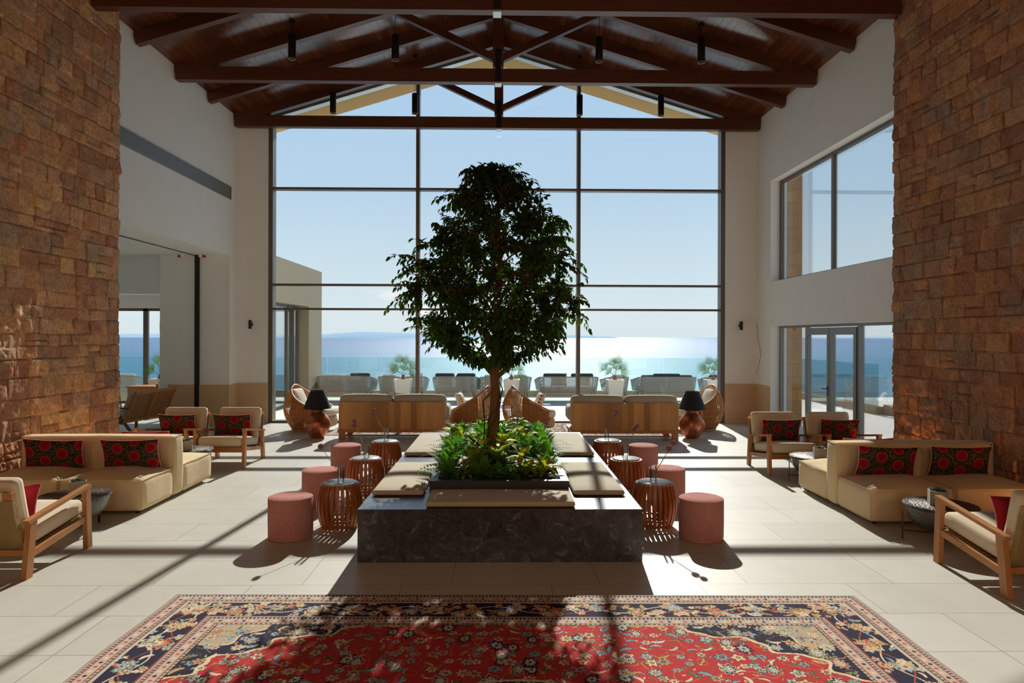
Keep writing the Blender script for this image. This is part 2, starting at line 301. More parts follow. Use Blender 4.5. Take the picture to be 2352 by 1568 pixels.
# ------------------------------------------------------------------ mesh builder
I4 = Matrix.Identity(4)
def T(x, y, z): return Matrix.Translation((x, y, z))
def RX(a): return Matrix.Rotation(a, 4, 'X')
def RY(a): return Matrix.Rotation(a, 4, 'Y')
def RZ(a): return Matrix.Rotation(a, 4, 'Z')
class MB:
    def __init__(s): s.v = []; s.f = []; s.mi = []; s.uv = {}
    def add(s, V, F, m=I4, mat=0):
        o = len(s.v); s.v += [tuple(m @ Vector(p)) for p in V]
        for f in F: s.f.append(tuple(i+o for i in f)); s.mi.append(mat)
        return s
    def box(s, x0, x1, y0, y1, z0, z1, m=I4):
        V = [(x, y, z) for z in (z0, z1) for y in (y0, y1) for x in (x0, x1)]
        return s.add(V, [(0, 2, 3, 1), (4, 5, 7, 6), (0, 1, 5, 4), (2, 6, 7, 3), (0, 4, 6, 2), (1, 3, 7, 5)], m)
    def beam(s, p0, p1, w, h, up=(0, 0, 1), taper=1.0, rnd=0):
        p0 = Vector(p0); p1 = Vector(p1); d = (p1-p0).normalized(); u = Vector(up); side = d.cross(u).normalized(); u = side.cross(d).normalized()
        V = []
        for p, k in ((p0, 1), (p1, taper)):
            for a, b in ((-1, -1), (1, -1), (1, 1), (-1, 1)): V.append(p+side*(a*w*k/2)+u*(b*h*k/2))
        return s.add(V, [(0, 1, 2, 3), (7, 6, 5, 4), (0, 4, 5, 1), (1, 5, 6, 2), (2, 6, 7, 3), (3, 7, 4, 0)])
    def tube(s, pts, r, n=8, m=I4, closed=False, mat=0):
        pts = [Vector(p) for p in pts]; N = len(pts); R = r if isinstance(r, (list, tuple)) else [r]*N
        V = []; prev = None
        for i, p in enumerate(pts):
            a = pts[i-1] if (i or closed) else p; b = pts[(i+1) % N] if (i < N-1 or closed) else p
            d = (b-a); d = d.normalized() if d.length > 1e-9 else Vector((0, 0, 1))
            if prev is None:
                q = Vector((0, 0, 1)) if abs(d.z) < .9 else Vector((1, 0, 0)); x = d.cross(q).normalized()
            else:
                x = prev-d*prev.dot(d); x = x.normalized() if x.length > 1e-6 else d.orthogonal().normalized()
            prev = x; y = d.cross(x)
            for k in range(n): t_ = 2*pi*k/n; V.append(p+(x*cos(t_)+y*sin(t_))*R[i])
        F = []
        for i in range(N if closed else N-1):
            j = (i+1) % N
            for k in range(n): k2 = (k+1) % n; F.append((i*n+k, i*n+k2, j*n+k2, j*n+k))
        if not closed: F.append(tuple(range(n-1, -1, -1))); F.append(tuple((N-1)*n+k for k in range(n)))
        return s.add(V, F, m, mat)
    def lathe(s, prof, n=32, m=I4, caps=True):
        V = []; F = []
        for r, z in prof:
            for k in range(n): a = 2*pi*k/n; V.append((r*cos(a), r*sin(a), z))
        L = len(prof)
        for i in range(L-1):
            for k in range(n): k2 = (k+1) % n; F.append((i*n+k, i*n+k2, (i+1)*n+k2, (i+1)*n+k))
        if caps: F.append(tuple(range(n-1, -1, -1))); F.append(tuple((L-1)*n+k for k in range(n)))
        return s.add(V, F, m)
    def rbox(s, sx, sy, sz, r=.03, m=I4, fn=None, seg=7):
        h = (sx/2, sy/2, sz/2)
        def ticks(a):
            rr = min(r, a*.98); t_ = [-a, -a+rr*.35, -a+rr]; k = max(1, seg-2)
            t_ += [-a+rr+(2*a-2*rr)*i/k for i in range(1, k)]; t_ += [a-rr, a-rr*.35, a]
            return t_
        tk = [ticks(a) for a in h]; key = {}; V = []; F = []
        def vid(q):
            kk = tuple(round(c, 5) for c in q)
            if kk in key: return key[kk]
            inner = [max(-(h[i]-min(r, h[i]*.98)), min(h[i]-min(r, h[i]*.98), q[i])) for i in range(3)]
            d = Vector([q[i]-inner[i] for i in range(3)])
            if d.length > 1e-9: d = d.normalized()*min(r, min(h)*.98)
            p = Vector(inner)+d
            if fn: p = Vector(fn(p, h))
            key[kk] = len(V); V.append(p); return key[kk]
        for ax in range(3):
            a, b = [(1, 2), (2, 0), (0, 1)][ax]
            for sg in (-1, 1):
                for i in range(len(tk[a])-1):
                    for j in range(len(tk[b])-1):
                        ids = []
                        for (ii, jj) in ((i, j), (i+1, j), (i+1, j+1), (i, j+1)):
                            q = [0, 0, 0]; q[ax] = sg*h[ax]; q[a] = tk[a][ii]; q[b] = tk[b][jj]; ids.append(vid(q))
                        if sg < 0: ids.reverse()
                        if len(set(ids)) == 4: F.append(tuple(ids))
        return s.add(V, F, m)
    def build(s, name, mat, parent=None, kind=None, smooth=38, uv=None, colors=None, loc=None):
        me = bpy.data.meshes.new(name); me.from_pydata([tuple(v) for v in s.v], [], s.f)
        for mm in (mat if isinstance(mat, (list, tuple)) else [mat]): me.materials.append(mm)
        if isinstance(mat, (list, tuple)): me.polygons.foreach_set('material_index', s.mi)
        if smooth:
            me.polygons.foreach_set('use_smooth', [True]*len(me.polygons))
            if smooth < 180: me.set_sharp_from_angle(angle=math.radians(smooth))
        if s.uv or uv:
            src = uv or s.uv; l = me.uv_layers.new(name='UV')
            vi = np.zeros(len(me.loops), dtype=np.int32); me.loops.foreach_get('vertex_index', vi)
            arr = np.zeros((len(s.v), 2), dtype=np.float32)
            for k, q in (src.items() if isinstance(src, dict) else enumerate(src)): arr[k] = q
            l.data.foreach_set('uv', arr[vi].ravel())
        me.update()
        o = bpy.data.objects.new(name, me); COL.objects.link(o)
        if parent is not None: o.parent = parent
        if loc is not None: o.location = loc
        if kind: o['kind'] = kind
        return o
def thing(name, label, cat, loc=(0, 0, 0), rz=0, group=None):
    o = bpy.data.objects.new(name, None); COL.objects.link(o); o.empty_display_size = .1
    o.location = loc; o.rotation_euler = (0, 0, rz); o['label'] = label; o['category'] = cat
    if group: o['group'] = group
    return o
def tag(o, label, cat, group=None):
    o['label'] = label; o['category'] = cat
    if group: o['group'] = group
    return o
KIDS = {}
def kids(o): return [c for c in COL.objects if c.parent == o]
def dup(root, loc, rz=0, label=None, group=None):
    def cp(o, par):
        c = o.copy(); COL.objects.link(c)
        if par is not None: c.parent = par
        for ch in kids(o): cp(ch, c)
        return c
    r = cp(root, None); r.location = loc; r.rotation_euler = (0, 0, rz)
    if label: r['label'] = label
    if group: r['group'] = group
    elif 'group' in r: del r['group']
    return r
def struct(name, mb, mat, smooth=0): 
    o = mb.build(name, mat, None, 'structure', smooth=smooth); return o

# ------------------------------------------------------------------ value noise (numpy)
def vnoise(x, y, seed=0):
    xi = np.floor(x).astype(np.int64); yi = np.floor(y).astype(np.int64); xf = x-xi; yf = y-yi
    def h(a, b):
        n = (a*374761393+b*668265263+seed*982451653) & 0xffffffff
        n = ((n ^ (n >> 13))*1274126177) & 0xffffffff
        return ((n ^ (n >> 16)) & 0xffff)/65535.0
    u = xf*xf*(3-2*xf); w = yf*yf*(3-2*yf)
    return (h(xi, yi)*(1-u)+h(xi+1, yi)*u)*(1-w)+(h(xi, yi+1)*(1-u)+h(xi+1, yi+1)*u)*w
def fbm(x, y, seed=0, oct=4):
    r = 0; a = .5
    for i in range(oct): r = r+a*vnoise(x*2**i, y*2**i, seed+i*17); a *= .5
    return r
def grid_mesh(name, P, cols, mat, parent=None, kind=None):
    ny, nx = P.shape[:2]; me = bpy.data.meshes.new(name)
    me.vertices.add(ny*nx); me.vertices.foreach_set('co', P.reshape(-1).astype(np.float32))
    idx = np.arange(ny*nx).reshape(ny, nx)
    q = np.stack([idx[:-1, :-1], idx[:-1, 1:], idx[1:, 1:], idx[1:, :-1]], -1).reshape(-1, 4)
    nf = len(q); me.loops.add(nf*4); me.loops.foreach_set('vertex_index', q.ravel().astype(np.int32))
    me.polygons.add(nf); me.polygons.foreach_set('loop_start', np.arange(0, nf*4, 4, dtype=np.int32))
    me.polygons.foreach_set('loop_total', np.full(nf, 4, dtype=np.int32))
    me.update(calc_edges=True); me.polygons.foreach_set('use_smooth', np.ones(nf, dtype=bool))
    ca = me.color_attributes.new('Col', 'FLOAT_COLOR', 'POINT')
    cc = np.ones((ny*nx, 4), dtype=np.float32); cc[:, :3] = cols.reshape(-1, 3); ca.data.foreach_set('color', cc.ravel())
    me.materials.append(mat); me.update()
    o = bpy.data.objects.new(name, me); COL.objects.link(o)
    if parent is not None: o.parent = parent
    if kind: o['kind'] = kind
    return o

# ================================================================== SETTING
YF = 15.8                      # inner face of the glazed front wall
def roofz(x): return 7.02+.307*(6-abs(x))
# floor
struct('floor', MB().box(-13, 6.5, -6, 20.6, -.12, 0), M['floor'])
# front wall: strips beside the glazing
def gable_strip(mb, x0, x1, y0, y1, z0=0):
    V = [(x, y, z) for (x, z) in ((x0, z0), (x1, z0), (x1, roofz(x1)+.1), (x0, roofz(x0)+.1)) for y in (y0, y1)]
    mb.add(V, [(0, 2, 4, 6), (7, 5, 3, 1), (0, 1, 3, 2), (2, 3, 5, 4), (4, 5, 7, 6), (6, 7, 1, 0)])
w = MB(); gable_strip(w, -6.35, -5.30, YF, YF+.3); gable_strip(w, 5.27, 6.35, YF, YF+.3); struct('wall_front', w, M['white'])
w = MB(); w.box(-6.0, -5.305, YF-.02, YF, 0, .91); w.box(5.275, 6.0, YF-.02, YF, 0, .91); struct('trim_1', w, M['wains'])
# left wall: upper white part, pier, opening into the dining room
w = MB(); w.box(-6.35, -6.0, 10.7, YF, 3.8, 7.08); w.box(-6.35, -6.0, 15.35, YF, 0, 3.8); w.box(-6.35, -6.0, -6, 10.7, 0, 7.08); struct('wall_left', w, M['white'])
w = MB(); w.box(-6.0, -5.985, 15.36, YF-.02, 0, .91); w.box(-7.36, -6.0, 15.325, 15.35, 0, .91); struct('trim_2', w, M['wains'])
# right wall with high window and doors
w = MB()
w.box(6.0, 6.35, 14.96, YF, 0, 7.08); w.box(6.0, 6.35, 8.5, 14.96, 5.44, 7.08); w.box(6.0, 6.35, 8.5, 14.96, 2.25, 3.22); w.box(6.08, 6.35, -6, 8.5, 0, 7.08)
struct('wall_right', w, M['white'])
struct('trim_3', MB().box(5.985, 6.0, 14.97, YF-.02, 0, .91), M['wains'])
# back wall with an entrance opening
M['backwall'] = m_plain('warm_timber_wall', C(150, 96, 56), .8, .1, 3, .1)
w = MB(); w.box(-6.35, -1.4, -6.3, -6, 0, 9); w.box(1.4, 6.35, -6.3, -6, 0, 9); w.box(-1.4, 1.4, -6.3, -6, 2.8, 9); struct('wall_back', w, M['backwall'])

# rough stone walls
def stone_wall(name, side, X, yfar, seed):
    rng = random.Random(seed); y0, y1 = 5.5, yfar; z1 = 7.15
    blocks = []; z = 0
    while z < z1:
        h = rng.choice([.16, .2, .23, .26, .28]); y = y0-rng.random()*.3
        while y < y1:
            wd = rng.uniform(.2, .42)
            if rng.random() < .14: blocks += [(y, z, wd, h*.42), (y, z+h*.42, wd, h*.58)]
            else: blocks.append((y, z, wd, h))
            y += wd
        z += h
    st = .0165; ys = np.arange(y0, y1+1e-6, st); ys[-1] = y1; zs = np.arange(0, z1, st)
    Yg, Zg = np.meshgrid(ys, zs); H = np.zeros_like(Yg); CC = np.zeros(Yg.shape+(3,)); ED = np.ones_like(Yg)
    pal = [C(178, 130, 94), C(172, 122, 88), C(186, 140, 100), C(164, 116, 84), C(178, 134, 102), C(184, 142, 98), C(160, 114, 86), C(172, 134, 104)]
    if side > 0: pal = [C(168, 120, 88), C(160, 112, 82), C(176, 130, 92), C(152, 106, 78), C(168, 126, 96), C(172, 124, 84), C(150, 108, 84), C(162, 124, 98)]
    wy = (fbm(Yg*3, Zg*3, seed, 2)-.4)*.03; wz = (fbm(Yg*3+9, Zg*3, seed+5, 2)-.4)*.03
    for (by, bz, bw, bh) in blocks:
        i0 = max(0, int((bz-.03)/st)); i1 = min(len(zs), int((bz+bh+.03)/st)+2); j0 = max(0, int((by-y0-.03)/st)); j1 = min(len(ys), int((by+bw-y0+.03)/st)+2)
        if i1 <= i0 or j1 <= j0: continue
        yy = Yg[i0:i1, j0:j1]+wy[i0:i1, j0:j1]; zz = Zg[i0:i1, j0:j1]+wz[i0:i1, j0:j1]
        m = (yy >= by) & (yy < by+bw) & (zz >= bz) & (zz < bz+bh)
        e = np.minimum(np.minimum(yy-by, by+bw-yy), np.minimum(zz-bz, bz+bh-zz))
        base = rng.uniform(-.012, .014); ty = rng.uniform(-.05, .05); tz = rng.uniform(-.05, .05)
        hh = base+ty*(yy-by-bw/2)+tz*(zz-bz-bh/2)
        c = np.array(rng.choice(pal))*rng.uniform(.9, 1.08)
        H[i0:i1, j0:j1][m] = hh[m]; ED[i0:i1, j0:j1][m] = e[m]; CC[i0:i1, j0:j1][m] = c
    ch = fbm(Yg*9+3, Zg*7, seed+3, 5); rid = 1-np.abs(fbm(Yg*7, Zg*7+20, seed+8, 4)*2-1)
    H = H+(ch-.45)*.05+rid*.016
    g = np.clip(ED/.012, 0, 1)*.8+.2; H = H*g-(1-g)*.014
    stain = fbm(Yg*2.2+50, Zg*2.2, seed+40, 4)
    grey = np.clip((stain-.5)*5, 0, 1)[..., None]*.45
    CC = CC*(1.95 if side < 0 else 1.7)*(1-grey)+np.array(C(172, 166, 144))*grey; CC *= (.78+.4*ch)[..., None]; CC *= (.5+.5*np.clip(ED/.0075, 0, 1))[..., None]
    P = np.stack([X-side*(np.maximum(H, -.03)+.012), Yg, Zg], -1)
    if side < 0: P = P[:, ::-1]; CC = CC[:, ::-1]
    o = grid_mesh(name, P, CC, M['stone'], None, 'structure')
    return o
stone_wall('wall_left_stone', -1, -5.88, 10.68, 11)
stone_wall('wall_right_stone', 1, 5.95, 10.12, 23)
def near_stone(name, side, X, yfar):   # backing core and the part of the same wall behind the viewer
    mb = MB(); mb.box(*sorted((side*6.02, side*6.4)), -6, yfar, 0, 7.08); mb.box(*sorted((X, side*6.02)), -6, 5.5, 0, 7.15); mb.box(*sorted((X+side*.035, side*6.02)), 5.5, yfar, 0, 7.1)
    struct(name, mb, m_plain(name+'_core', C(150, 100, 68), .9, .25, 3, .8, bd=.03))
near_stone('wall_left_core', -1, -5.88, 10.66); near_stone('wall_right_core', 1, 5.95, 10.1)

# roof: sloping boards, ridge, overhang
def slab(mb, y0, y1, zoff, th, xe=6.6, sides=(-1, 1)):
    for s in sides:
        V = []
        for y in (y0, y1):
            for (x, dz) in ((0, 0), (s*xe, 0), (s*xe, th), (0, th)): V.append((x, y, roofz(x)+zoff+dz))
        mb.add(V, [(0, 1, 2, 3), (7, 6, 5, 4), (0, 4, 5, 1), (1, 5, 6, 2), (2, 6, 7, 3), (3, 7, 4, 0)])
for s_ in (-1, 1):
    mb = MB(); slab(mb, -6.3, YF+.02, 0, .25, 6.6, (s_,)); struct('ceiling', mb, M['boards'])
mb = MB(); slab(mb, YF+.02, 16.95, -.16, .45, 6.9); struct('ceiling_overhang', mb, M['soffit'])

# trusses
def truss(y, label):
    t = thing('roof_truss', label, 'roof truss', (0, y, 6.74), 0)
    MB().box(-5.97, 5.97, -.08, .08, 0, .25).build('tie_beam', M['beam'], t, smooth=0)
    MB().box(-.1, .1, -.09, .09, .30, 1.98).build('king_post', M['teakdark'], t, smooth=0)
    for s in (-1, 1):
        MB().beam((s*.08, 0, .47), (s*1.9, 0, 1.32), .12, .13, (0, 0, 1)).build('strut', M['rafter'], t, smooth=0)
        MB().beam((s*5.99, 0, roofz(6)-.115-6.74), (s*.06, 0, roofz(.06)-.115-6.74), .15, .22).build('principal_rafter', M['rafter'], t, smooth=0)
    p = MB(); p.box(-.055, .055, -.1, -.09, .0, .62); p.box(-.055, .055, .09, .1, .0, .62); p.build('steel_strap', M['black'], t, smooth=0)
    p = MB(); p.box(-.06, .06, -.1, .1, -.03, 0); p.build('steel_shoe', M['steel'], t, smooth=0)
    for s in (-1, 1):
        p = MB(); p.lathe([(.012, 0), (.012, .1)], 6, T(s*.08, 0, .255)); p.build('bolt', M['steel'], t, smooth=0)
    return t
M['teakdark'] = m_wood('dark_post_wood', C(98, 56, 34), 2, .42, .5, .3, .5)
truss(15.6, 'dark timber roof truss closest to the glazed gable wall')
truss(12.8, 'dark timber roof truss in the middle of the three, over the planter')
truss(10.0, 'dark timber roof truss nearest the viewer, cut by the top of the photo')
for y, w_ in ((8.6, 'nearest the viewer'), (11.4, 'just behind the nearest truss'), (14.2, 'just before the truss at the glass')):
    for s, sn in ((-1, 'left'), (1, 'right')):
        mb = MB().beam((s*5.99, y, roofz(6)-.115), (s*.05, y, roofz(.05)-.115), .13, .22)
        tag(mb.build('rafter', M['rafter'], smooth=0), 'dark timber rafter on the %s roof slope %s' % (sn, w_), 'rafter')
mb = MB().box(-.06, .06, -6, YF-.1, 8.42, 8.84)
tag(mb.build('ridge_beam', M['teak_h'] if 0 else M['rafter'], smooth=0), 'dark ridge beam running along the apex of the pitched ceiling', 'beam')

# ------------------------------------------------------------------ glazed gable (window_1)
win = thing('window_1', 'x', 'window', (0, YF, 0)); del win['label']; del win['category']; win['kind'] = 'structure'
def vz(x): return roofz(x)-.16
for x0, x1 in ((-5.30, -5.20), (-1.91, -1.83), (1.82, 1.90), (5.17, 5.27)):
    MB().box(x0, x1, 0, .24, 0, vz(max(abs(x0), abs(x1)))).build('mullion', M['frame'], win, smooth=0)
xs = [-5.20, -1.91, -1.83, 1.82, 1.90, 5.17]
for a, b in ((xs[0], xs[1]), (xs[2], xs[3]), (xs[4], xs[5])):
    for z0, z1 in ((5.385, 5.435), (3.165, 3.21), (2.605, 2.65), (0, .05)):
        MB().box(a, b, .02 if z0 else 0, .22, z0, z1).build('transom' if z0 else 'sill', M['frame'], win, smooth=0)
for s in (-1, 1):
    MB().beam((s*5.25, .12, roofz(5.25)-.19), (0, .12, roofz(0)-.19), .2, .1).build('gable_rail', M['steel'], win, smooth=0)
for a, b in ((-5.2, -1.91), (-1.83, 1.82), (1.90, 5.17)):
    for z0, z1 in ((.05, 2.605), (2.65, 3.165), (3.21, 5.385)):
        MB().box(a, b, .11, .125, z0, z1).build('pane', M['glass'], win, smooth=0)
    V = []; xp = [a, b] if a*b > 0 else [a, 0, b]
    top = [(x, vz(x)-.06) for x in xp]; poly = [(a, 5.435), (b, 5.435)]+top[::-1]
    n = len(poly); V = [(x, .11, z) for x, z in poly]+[(x, .125, z) for x, z in poly]
    MB().add(V, [tuple(range(n)), tuple(range(2*n-1, n-1, -1))]+[(i, i+n, (i+1) % n+n, (i+1) % n) for i in range(n)]).build('pane', M['glass'], win, smooth=0)

# ------------------------------------------------------------------ right high window and garden doors
win = bpy.data.objects.new('window_2', None); COL.objects.link(win); win.location = (6.2, 0, 0); win['kind'] = 'structure'
f = MB(); f.box(0, .08, 8.5, 14.96, 5.38, 5.44); f.box(0, .08, 8.5, 14.96, 3.22, 3.27); f.box(0, .08, 14.9, 14.96, 3.27, 5.38); f.build('frame', M['frame'], win, smooth=0)
MB().box(0, .08, 12.55, 12.61, 3.27, 5.38).build('mullion', M['frame'], win, smooth=0); MB().box(0, .08, 9.9, 9.96, 3.27, 5.38).build('mullion', M['frame'], win, smooth=0)
for a, b in ((12.61, 14.9), (9.96, 12.55), (8.5, 9.9)): MB().box(.03, .042, a, b, 3.27, 5.38).build('pane', M['glass'], win, smooth=0)
dr = bpy.data.objects.new('door_1', None); COL.objects.link(dr); dr.location = (6.2, 0, 0); dr['kind'] = 'structure'
f = MB(); f.box(0, .08, 8.5, 14.96, 2.2, 2.25); f.box(0, .08, 14.9, 14.96, 0, 2.2); f.box(0, .08, 13.62, 13.68, 0, 2.2); f.box(0, .08, 11.58, 11.66, 0, 2.2); f.build('frame', M['framegrey'], dr, smooth=0)
for a, b in ((13.68, 14.9), (8.5, 11.58)): MB().box(.03, .042, a, b, 0, 2.2).build('pane', M['glass'], dr, smooth=0)
for k, (a, b) in enumerate(((12.64, 13.61), (11.67, 12.62))):
    lf = MB(); lf.box(-.02, .05, a, a+.09, 0, 2.19); lf.box(-.02, .05, b-.09, b, 0, 2.19); lf.box(-.02, .05, a+.09, b-.09, 2.05, 2.19); lf.box(-.02, .05, a+.09, b-.09, 0, .16)
    leafo = lf.build('door_leaf', M['framegrey'], dr, smooth=0)
    MB().box(.01, .022, a+.09, b-.09, .16, 2.05).build('pane', M['glass'], leafo, smooth=0)
    if k == 0:
        h = MB(); h.tube([(-.02, a+.045, 1.04), (-.07, a+.045, 1.04), (-.07, a+.17, 1.04)], .009, 8); h.box(-.025, -.02, a+.03, a+.06, .9, 1.1); h.build('door_handle', M['black'], leafo)
# exterior stone pier beside the right window
def small_stone(name, x0, x1, y0, y1, z1):
    t = NT(name+'_mat'); oc = t.n('ShaderNodeTexCoord').outputs['Object']; v = t.n('ShaderNodeMapping', {0: oc, 'Rotation': (pi/2, 0, 0)}).outputs[0]
    b = t.n('ShaderNodeTexBrick', {'Vector': v, 'Color1': (*C(196, 150, 98), 1), 'Color2': (*C(178, 132, 88), 1), 'Mortar': (*C(120, 84, 54), 1), 'Scale': 1, 'Mortar Size': .006, 'Brick Width': .45, 'Row Height': .28})
    n_ = t.noise(oc, 14, 6, .7); col = t.mix(.7, b.outputs[0], t.ramp(n_, [(.3, (.6, .55, .5)), (.7, (1, 1, 1))]), 'MULTIPLY')
    struct(name, MB().box(x0, x1, y0, y1, 0, z1), t.done(col, .9, t.bump(n_, .8, .02), 0, .2))
small_stone('wall_right_outer_pier', 6.352, 6.85, 15.3, 16.1, 7.0)

# ------------------------------------------------------------------ terrace outside
mb = MB(); mb.box(-9, 13.5, 20.6, 22.7, -.15, 0); mb.box(6.5, 13.5, 0, 20.6, -.15, 0); mb.box(-6.1, 6.5, 16.1, 20.6, -.15, .002); struct('floor_terrace', mb, M['terr'])
mb = MB(); mb.box(-5.4, 6.9, 19.7, 21.1, .003, .006); struct('trim_4', mb, M['slate'])
mb = MB(); mb.box(-14, 9.8, 22.7, 22.95, -.3, .2); mb.box(9.8, 10.05, 17.6, 22.95, -.3, .2); struct('wall_terrace_kerb', mb, M['render'])
# curved low kerb beyond the right doors
mb = MB(); V = []; F = []; nn = 18
for i in range(nn+1):
    a = -pi/2*i/nn; x = 12.2+2.2*cos(pi+a*0+pi/2*i/nn); y = 17.6+(-2.6)*sin(pi/2*i/nn)
    for dx, z in ((0, 0), (0, .26), (.3, .26), (.3, 0)): V.append((x+dx, y, z))
for i in range(nn):
    for k in range(3): F.append((i*4+k, i*4+k+1, i*4+4+k+1, i*4+4+k))
mb.add(V, F); struct('wall_terrace_curb_curved', mb, M['render'])
def bal_panel(x0, y0, x1, y1, label, h=1.1):
    mb = MB(); mb.beam((x0, y0, .2+h/2), (x1, y1, .2+h/2), .018, h); tag(mb.build('glass_balustrade_panel', M['balglass'], smooth=0), label, 'balustrade', 'glass balustrade panels along the terrace edge')
bx = [-13.9, -11.2, -8.5, -5.72, -3.0, -.1, 2.7, 5.5, 9.75]
for i in range(len(bx)-1): bal_panel(bx[i]+.012, 22.82, bx[i+1]-.012, 22.82, 'clear glass balustrade panel on the sea edge of the terrace, %s from the left' % ['first', 'second', 'third', 'fourth', 'fifth', 'sixth', 'seventh', 'eighth'][i])
bal_panel(9.92, 22.7, 9.92, 17.7, 'frameless glass balustrade panel running towards the viewer beyond the garden doors')
# side wing on the left outside
mb = MB()
mb.box(-6.05, -5.7, 20.55, 22.0, 0, 2.88); mb.box(-6.05, -5.7, 16.1, 22.0, 2.88, 4.05); mb.box(-14, -6.05, 16.1, 22.0, 3.6, 4.05)
struct('wall_wing', mb, M['render'])
mb = MB()
for y in (16.6, 17.9, 18.0, 19.4, 20.4): mb.box(-6.06, -5.98, y, y+.07, 0, 2.86)
mb.box(-6.06, -5.98, 16.1, 20.5, 2.8, 2.87); mb.box(-6.06, -5.98, 16.1, 20.5, 0, .05)
wv = bpy.data.objects.new('window_3', None); COL.objects.link(wv); wv['kind'] = 'structure'
mb.build('frame', M['frame'], wv, smooth=0); MB().box(-6.03, -6.02, 16.15, 20.4, .05, 2.8).build('pane', M['glass'], wv, smooth=0)

# dining room beyond the left opening
w = MB(); w.box(-7.36, -6.35, 15.35, 15.75, 0, 3.8); w.box(-14, -7.36, 15.5, 15.9, 2.94, 3.8); w.box(-7.55, -7.36, 15.35, 15.75, 0, 3.8); struct('wall_dining_front', w, M['white'])
struct('ceiling_dining', MB().box(-14, -6.35, 6, 15.75, 3.8, 4.1), M['white'])
w = MB(); w.box(-14.2, -14, 6, 22, 0, 4.1); w.box(-14, -6.35, 5.8, 6, 0, 4.1); struct('wall_dining_left', w, M['white'])
w = MB(); w.box(-14, -6.06, 15.9, 20.4, 3.3, 3.6)
for y in (16.8, 18.0, 19.2): w.box(-14, -6.06, y, y+.1, 3.14, 3.3)
struct('ceiling_dining_low', w, M['rafter'])
mb = MB(); mb.box(-14, -6.05, 20.4, 20.5, 2.81, 3.3); struct('wall_dining_head', mb, M['white'])
wv = bpy.data.objects.new('window_4', None); COL.objects.link(wv); wv['kind'] = 'structure'
mb = MB(); mb.box(-14, -6.1, 20.4, 20.48, 2.73, 2.81); mb.box(-14, -6.1, 20.4, 20.48, 0, .06)
for x in (-13.2, -10.55, -9.0, -7.6, -6.25): mb.box(x, x+.14, 20.4, 20.48, 0, 2.8)
mb.build('frame', M['frame'], wv, smooth=0); MB().box(-14, -6.1, 20.44, 20.45, .05, 2.75).build('pane', M['glass'], wv, smooth=0)
struct('trim_5', MB().box(-6.765, -6.665, 15.31, 15.345, 0, 3.8), M['black'])
struct('trim_6', MB().box(-6.79, -6.77, 7, 15.33, 3.785, 3.8), M['black'])
p = MB(); p.box(-7.23, -6.94, 15.335, 15.349, 1.74, 2.05); q = p.build('access_panel', M['white'], smooth=0); tag(q, 'square plaster access panel flush in the pier beside the black slot', 'panel')

# ------------------------------------------------------------------ wall and ceiling fittings
t = thing('air_grille', 'long perforated grey air grille set high in the left white wall', 'vent', (-5.99, 13.1, 5.19))
MB().box(-.012, .0, -2.26, 2.26, -.125, .125).build('grille', M['vent'], t, smooth=0)
f = MB(); f.box(-.01, .008, -2.29, 2.29, .125, .145); f.box(-.01, .008, -2.29, 2.29, -.145, -.125); f.box(-.01, .008, 2.26, 2.29, -.125, .125); f.box(-.01, .008, -2.29, -2.26, -.125, .125); f.build('frame', M['framegrey'], t, smooth=0)
def sconce(loc, rz, label):
    t = thing('wall_light', label, 'wall light', loc, rz)
    p = MB(); p.lathe([(.035, -.1), (.035, .1)], 20, T(0, -.09, 0)); p.build('cylinder_shade', M['black'], t)
    p = MB(); p.box(-.03, .03, -.012, 0, -.03, .03); p.box(-.012, .012, -.06, -.012, -.012, .012); p.build('bracket', M['black'], t, smooth=0)
sconce((-5.68, YF, 2.262), 0, 'small black cylinder wall light on the white wall left of the big window')
sconce((5.62, YF, 2.266), 0, 'small black cylinder wall light on the white wall right of the big window')
sconce((-7.55, 15.6, 2.2), -pi/2, 'small black wall light on the dining room side of the left pier')
mb = MB(); mb.tube([(5.98, 15.72, 2.33), (5.97, 15.6, 2.0), (5.975, 15.45, 1.6), (5.97, 15.62, 1.25), (5.98, 15.73, 1.16)], .004, 5)
tag(mb.build('loose_cable', M['black']), 'thin loose cable hanging in the corner of the right white wall', 'cable')
t = thing('fire_sounder', 'small red and white alarm device under the soffit left of the black slot', 'alarm', (-6.98, 15.2, 3.8))
MB().lathe([(.03, -.07), (.045, -.05), (.045, 0)], 16).build('base', M['white'], t); MB().rbox(.07, .07, .05, .02, T(-.07, 0, -.045)).build('beacon', M['redplastic'], t)
t = thing('fire_sounder', 'small red and white alarm device under the soffit right of the black slot', 'alarm', (-6.58, 15.2, 3.8))
MB().lathe([(.03, -.07), (.045, -.05), (.045, 0)], 16).build('base', M['white'], t); MB().rbox(.07, .07, .05, .02, T(.07, 0, -.045)).build('beacon', M['redplastic'], t)

def pendant(x, y, z0, label):
    t = thing('pendant_lamp', label, 'pendant lamp', (x, y, z0), 0)
    MB().lathe([(.066, .01), (.068, .02), (.068, .44), (.062, .455), (.02, .47)], 28).build('cylinder_shade', M['black'], t)
    rim = MB(); V = []; F = []; n = 28
    for k in range(n):
        a = 2*pi*k/n
        for r, z in ((.066, .012), (.067, 0), (.058, 0), (.055, .012)): V.append((r*cos(a), r*sin(a), z))
    for k in range(n):
        for j in range(4): F.append((k*4+j, k*4+(j+1) % 4, ((k+1) % n)*4+(j+1) % 4, ((k+1) % n)*4+j))
    rim.add(V, F).build('rim', M['steel'], t)
    top = roofz(x)-z0 if y < 10 else roofz(x)-z0
    MB().tube([(0, 0, .46), (0, 0, top-.03)], .006, 6).build('cord', M['black'], t)
    MB().lathe([(.05, top-.05), (.05, top+.0)], 18).build('ceiling_rose', M['black'], t)
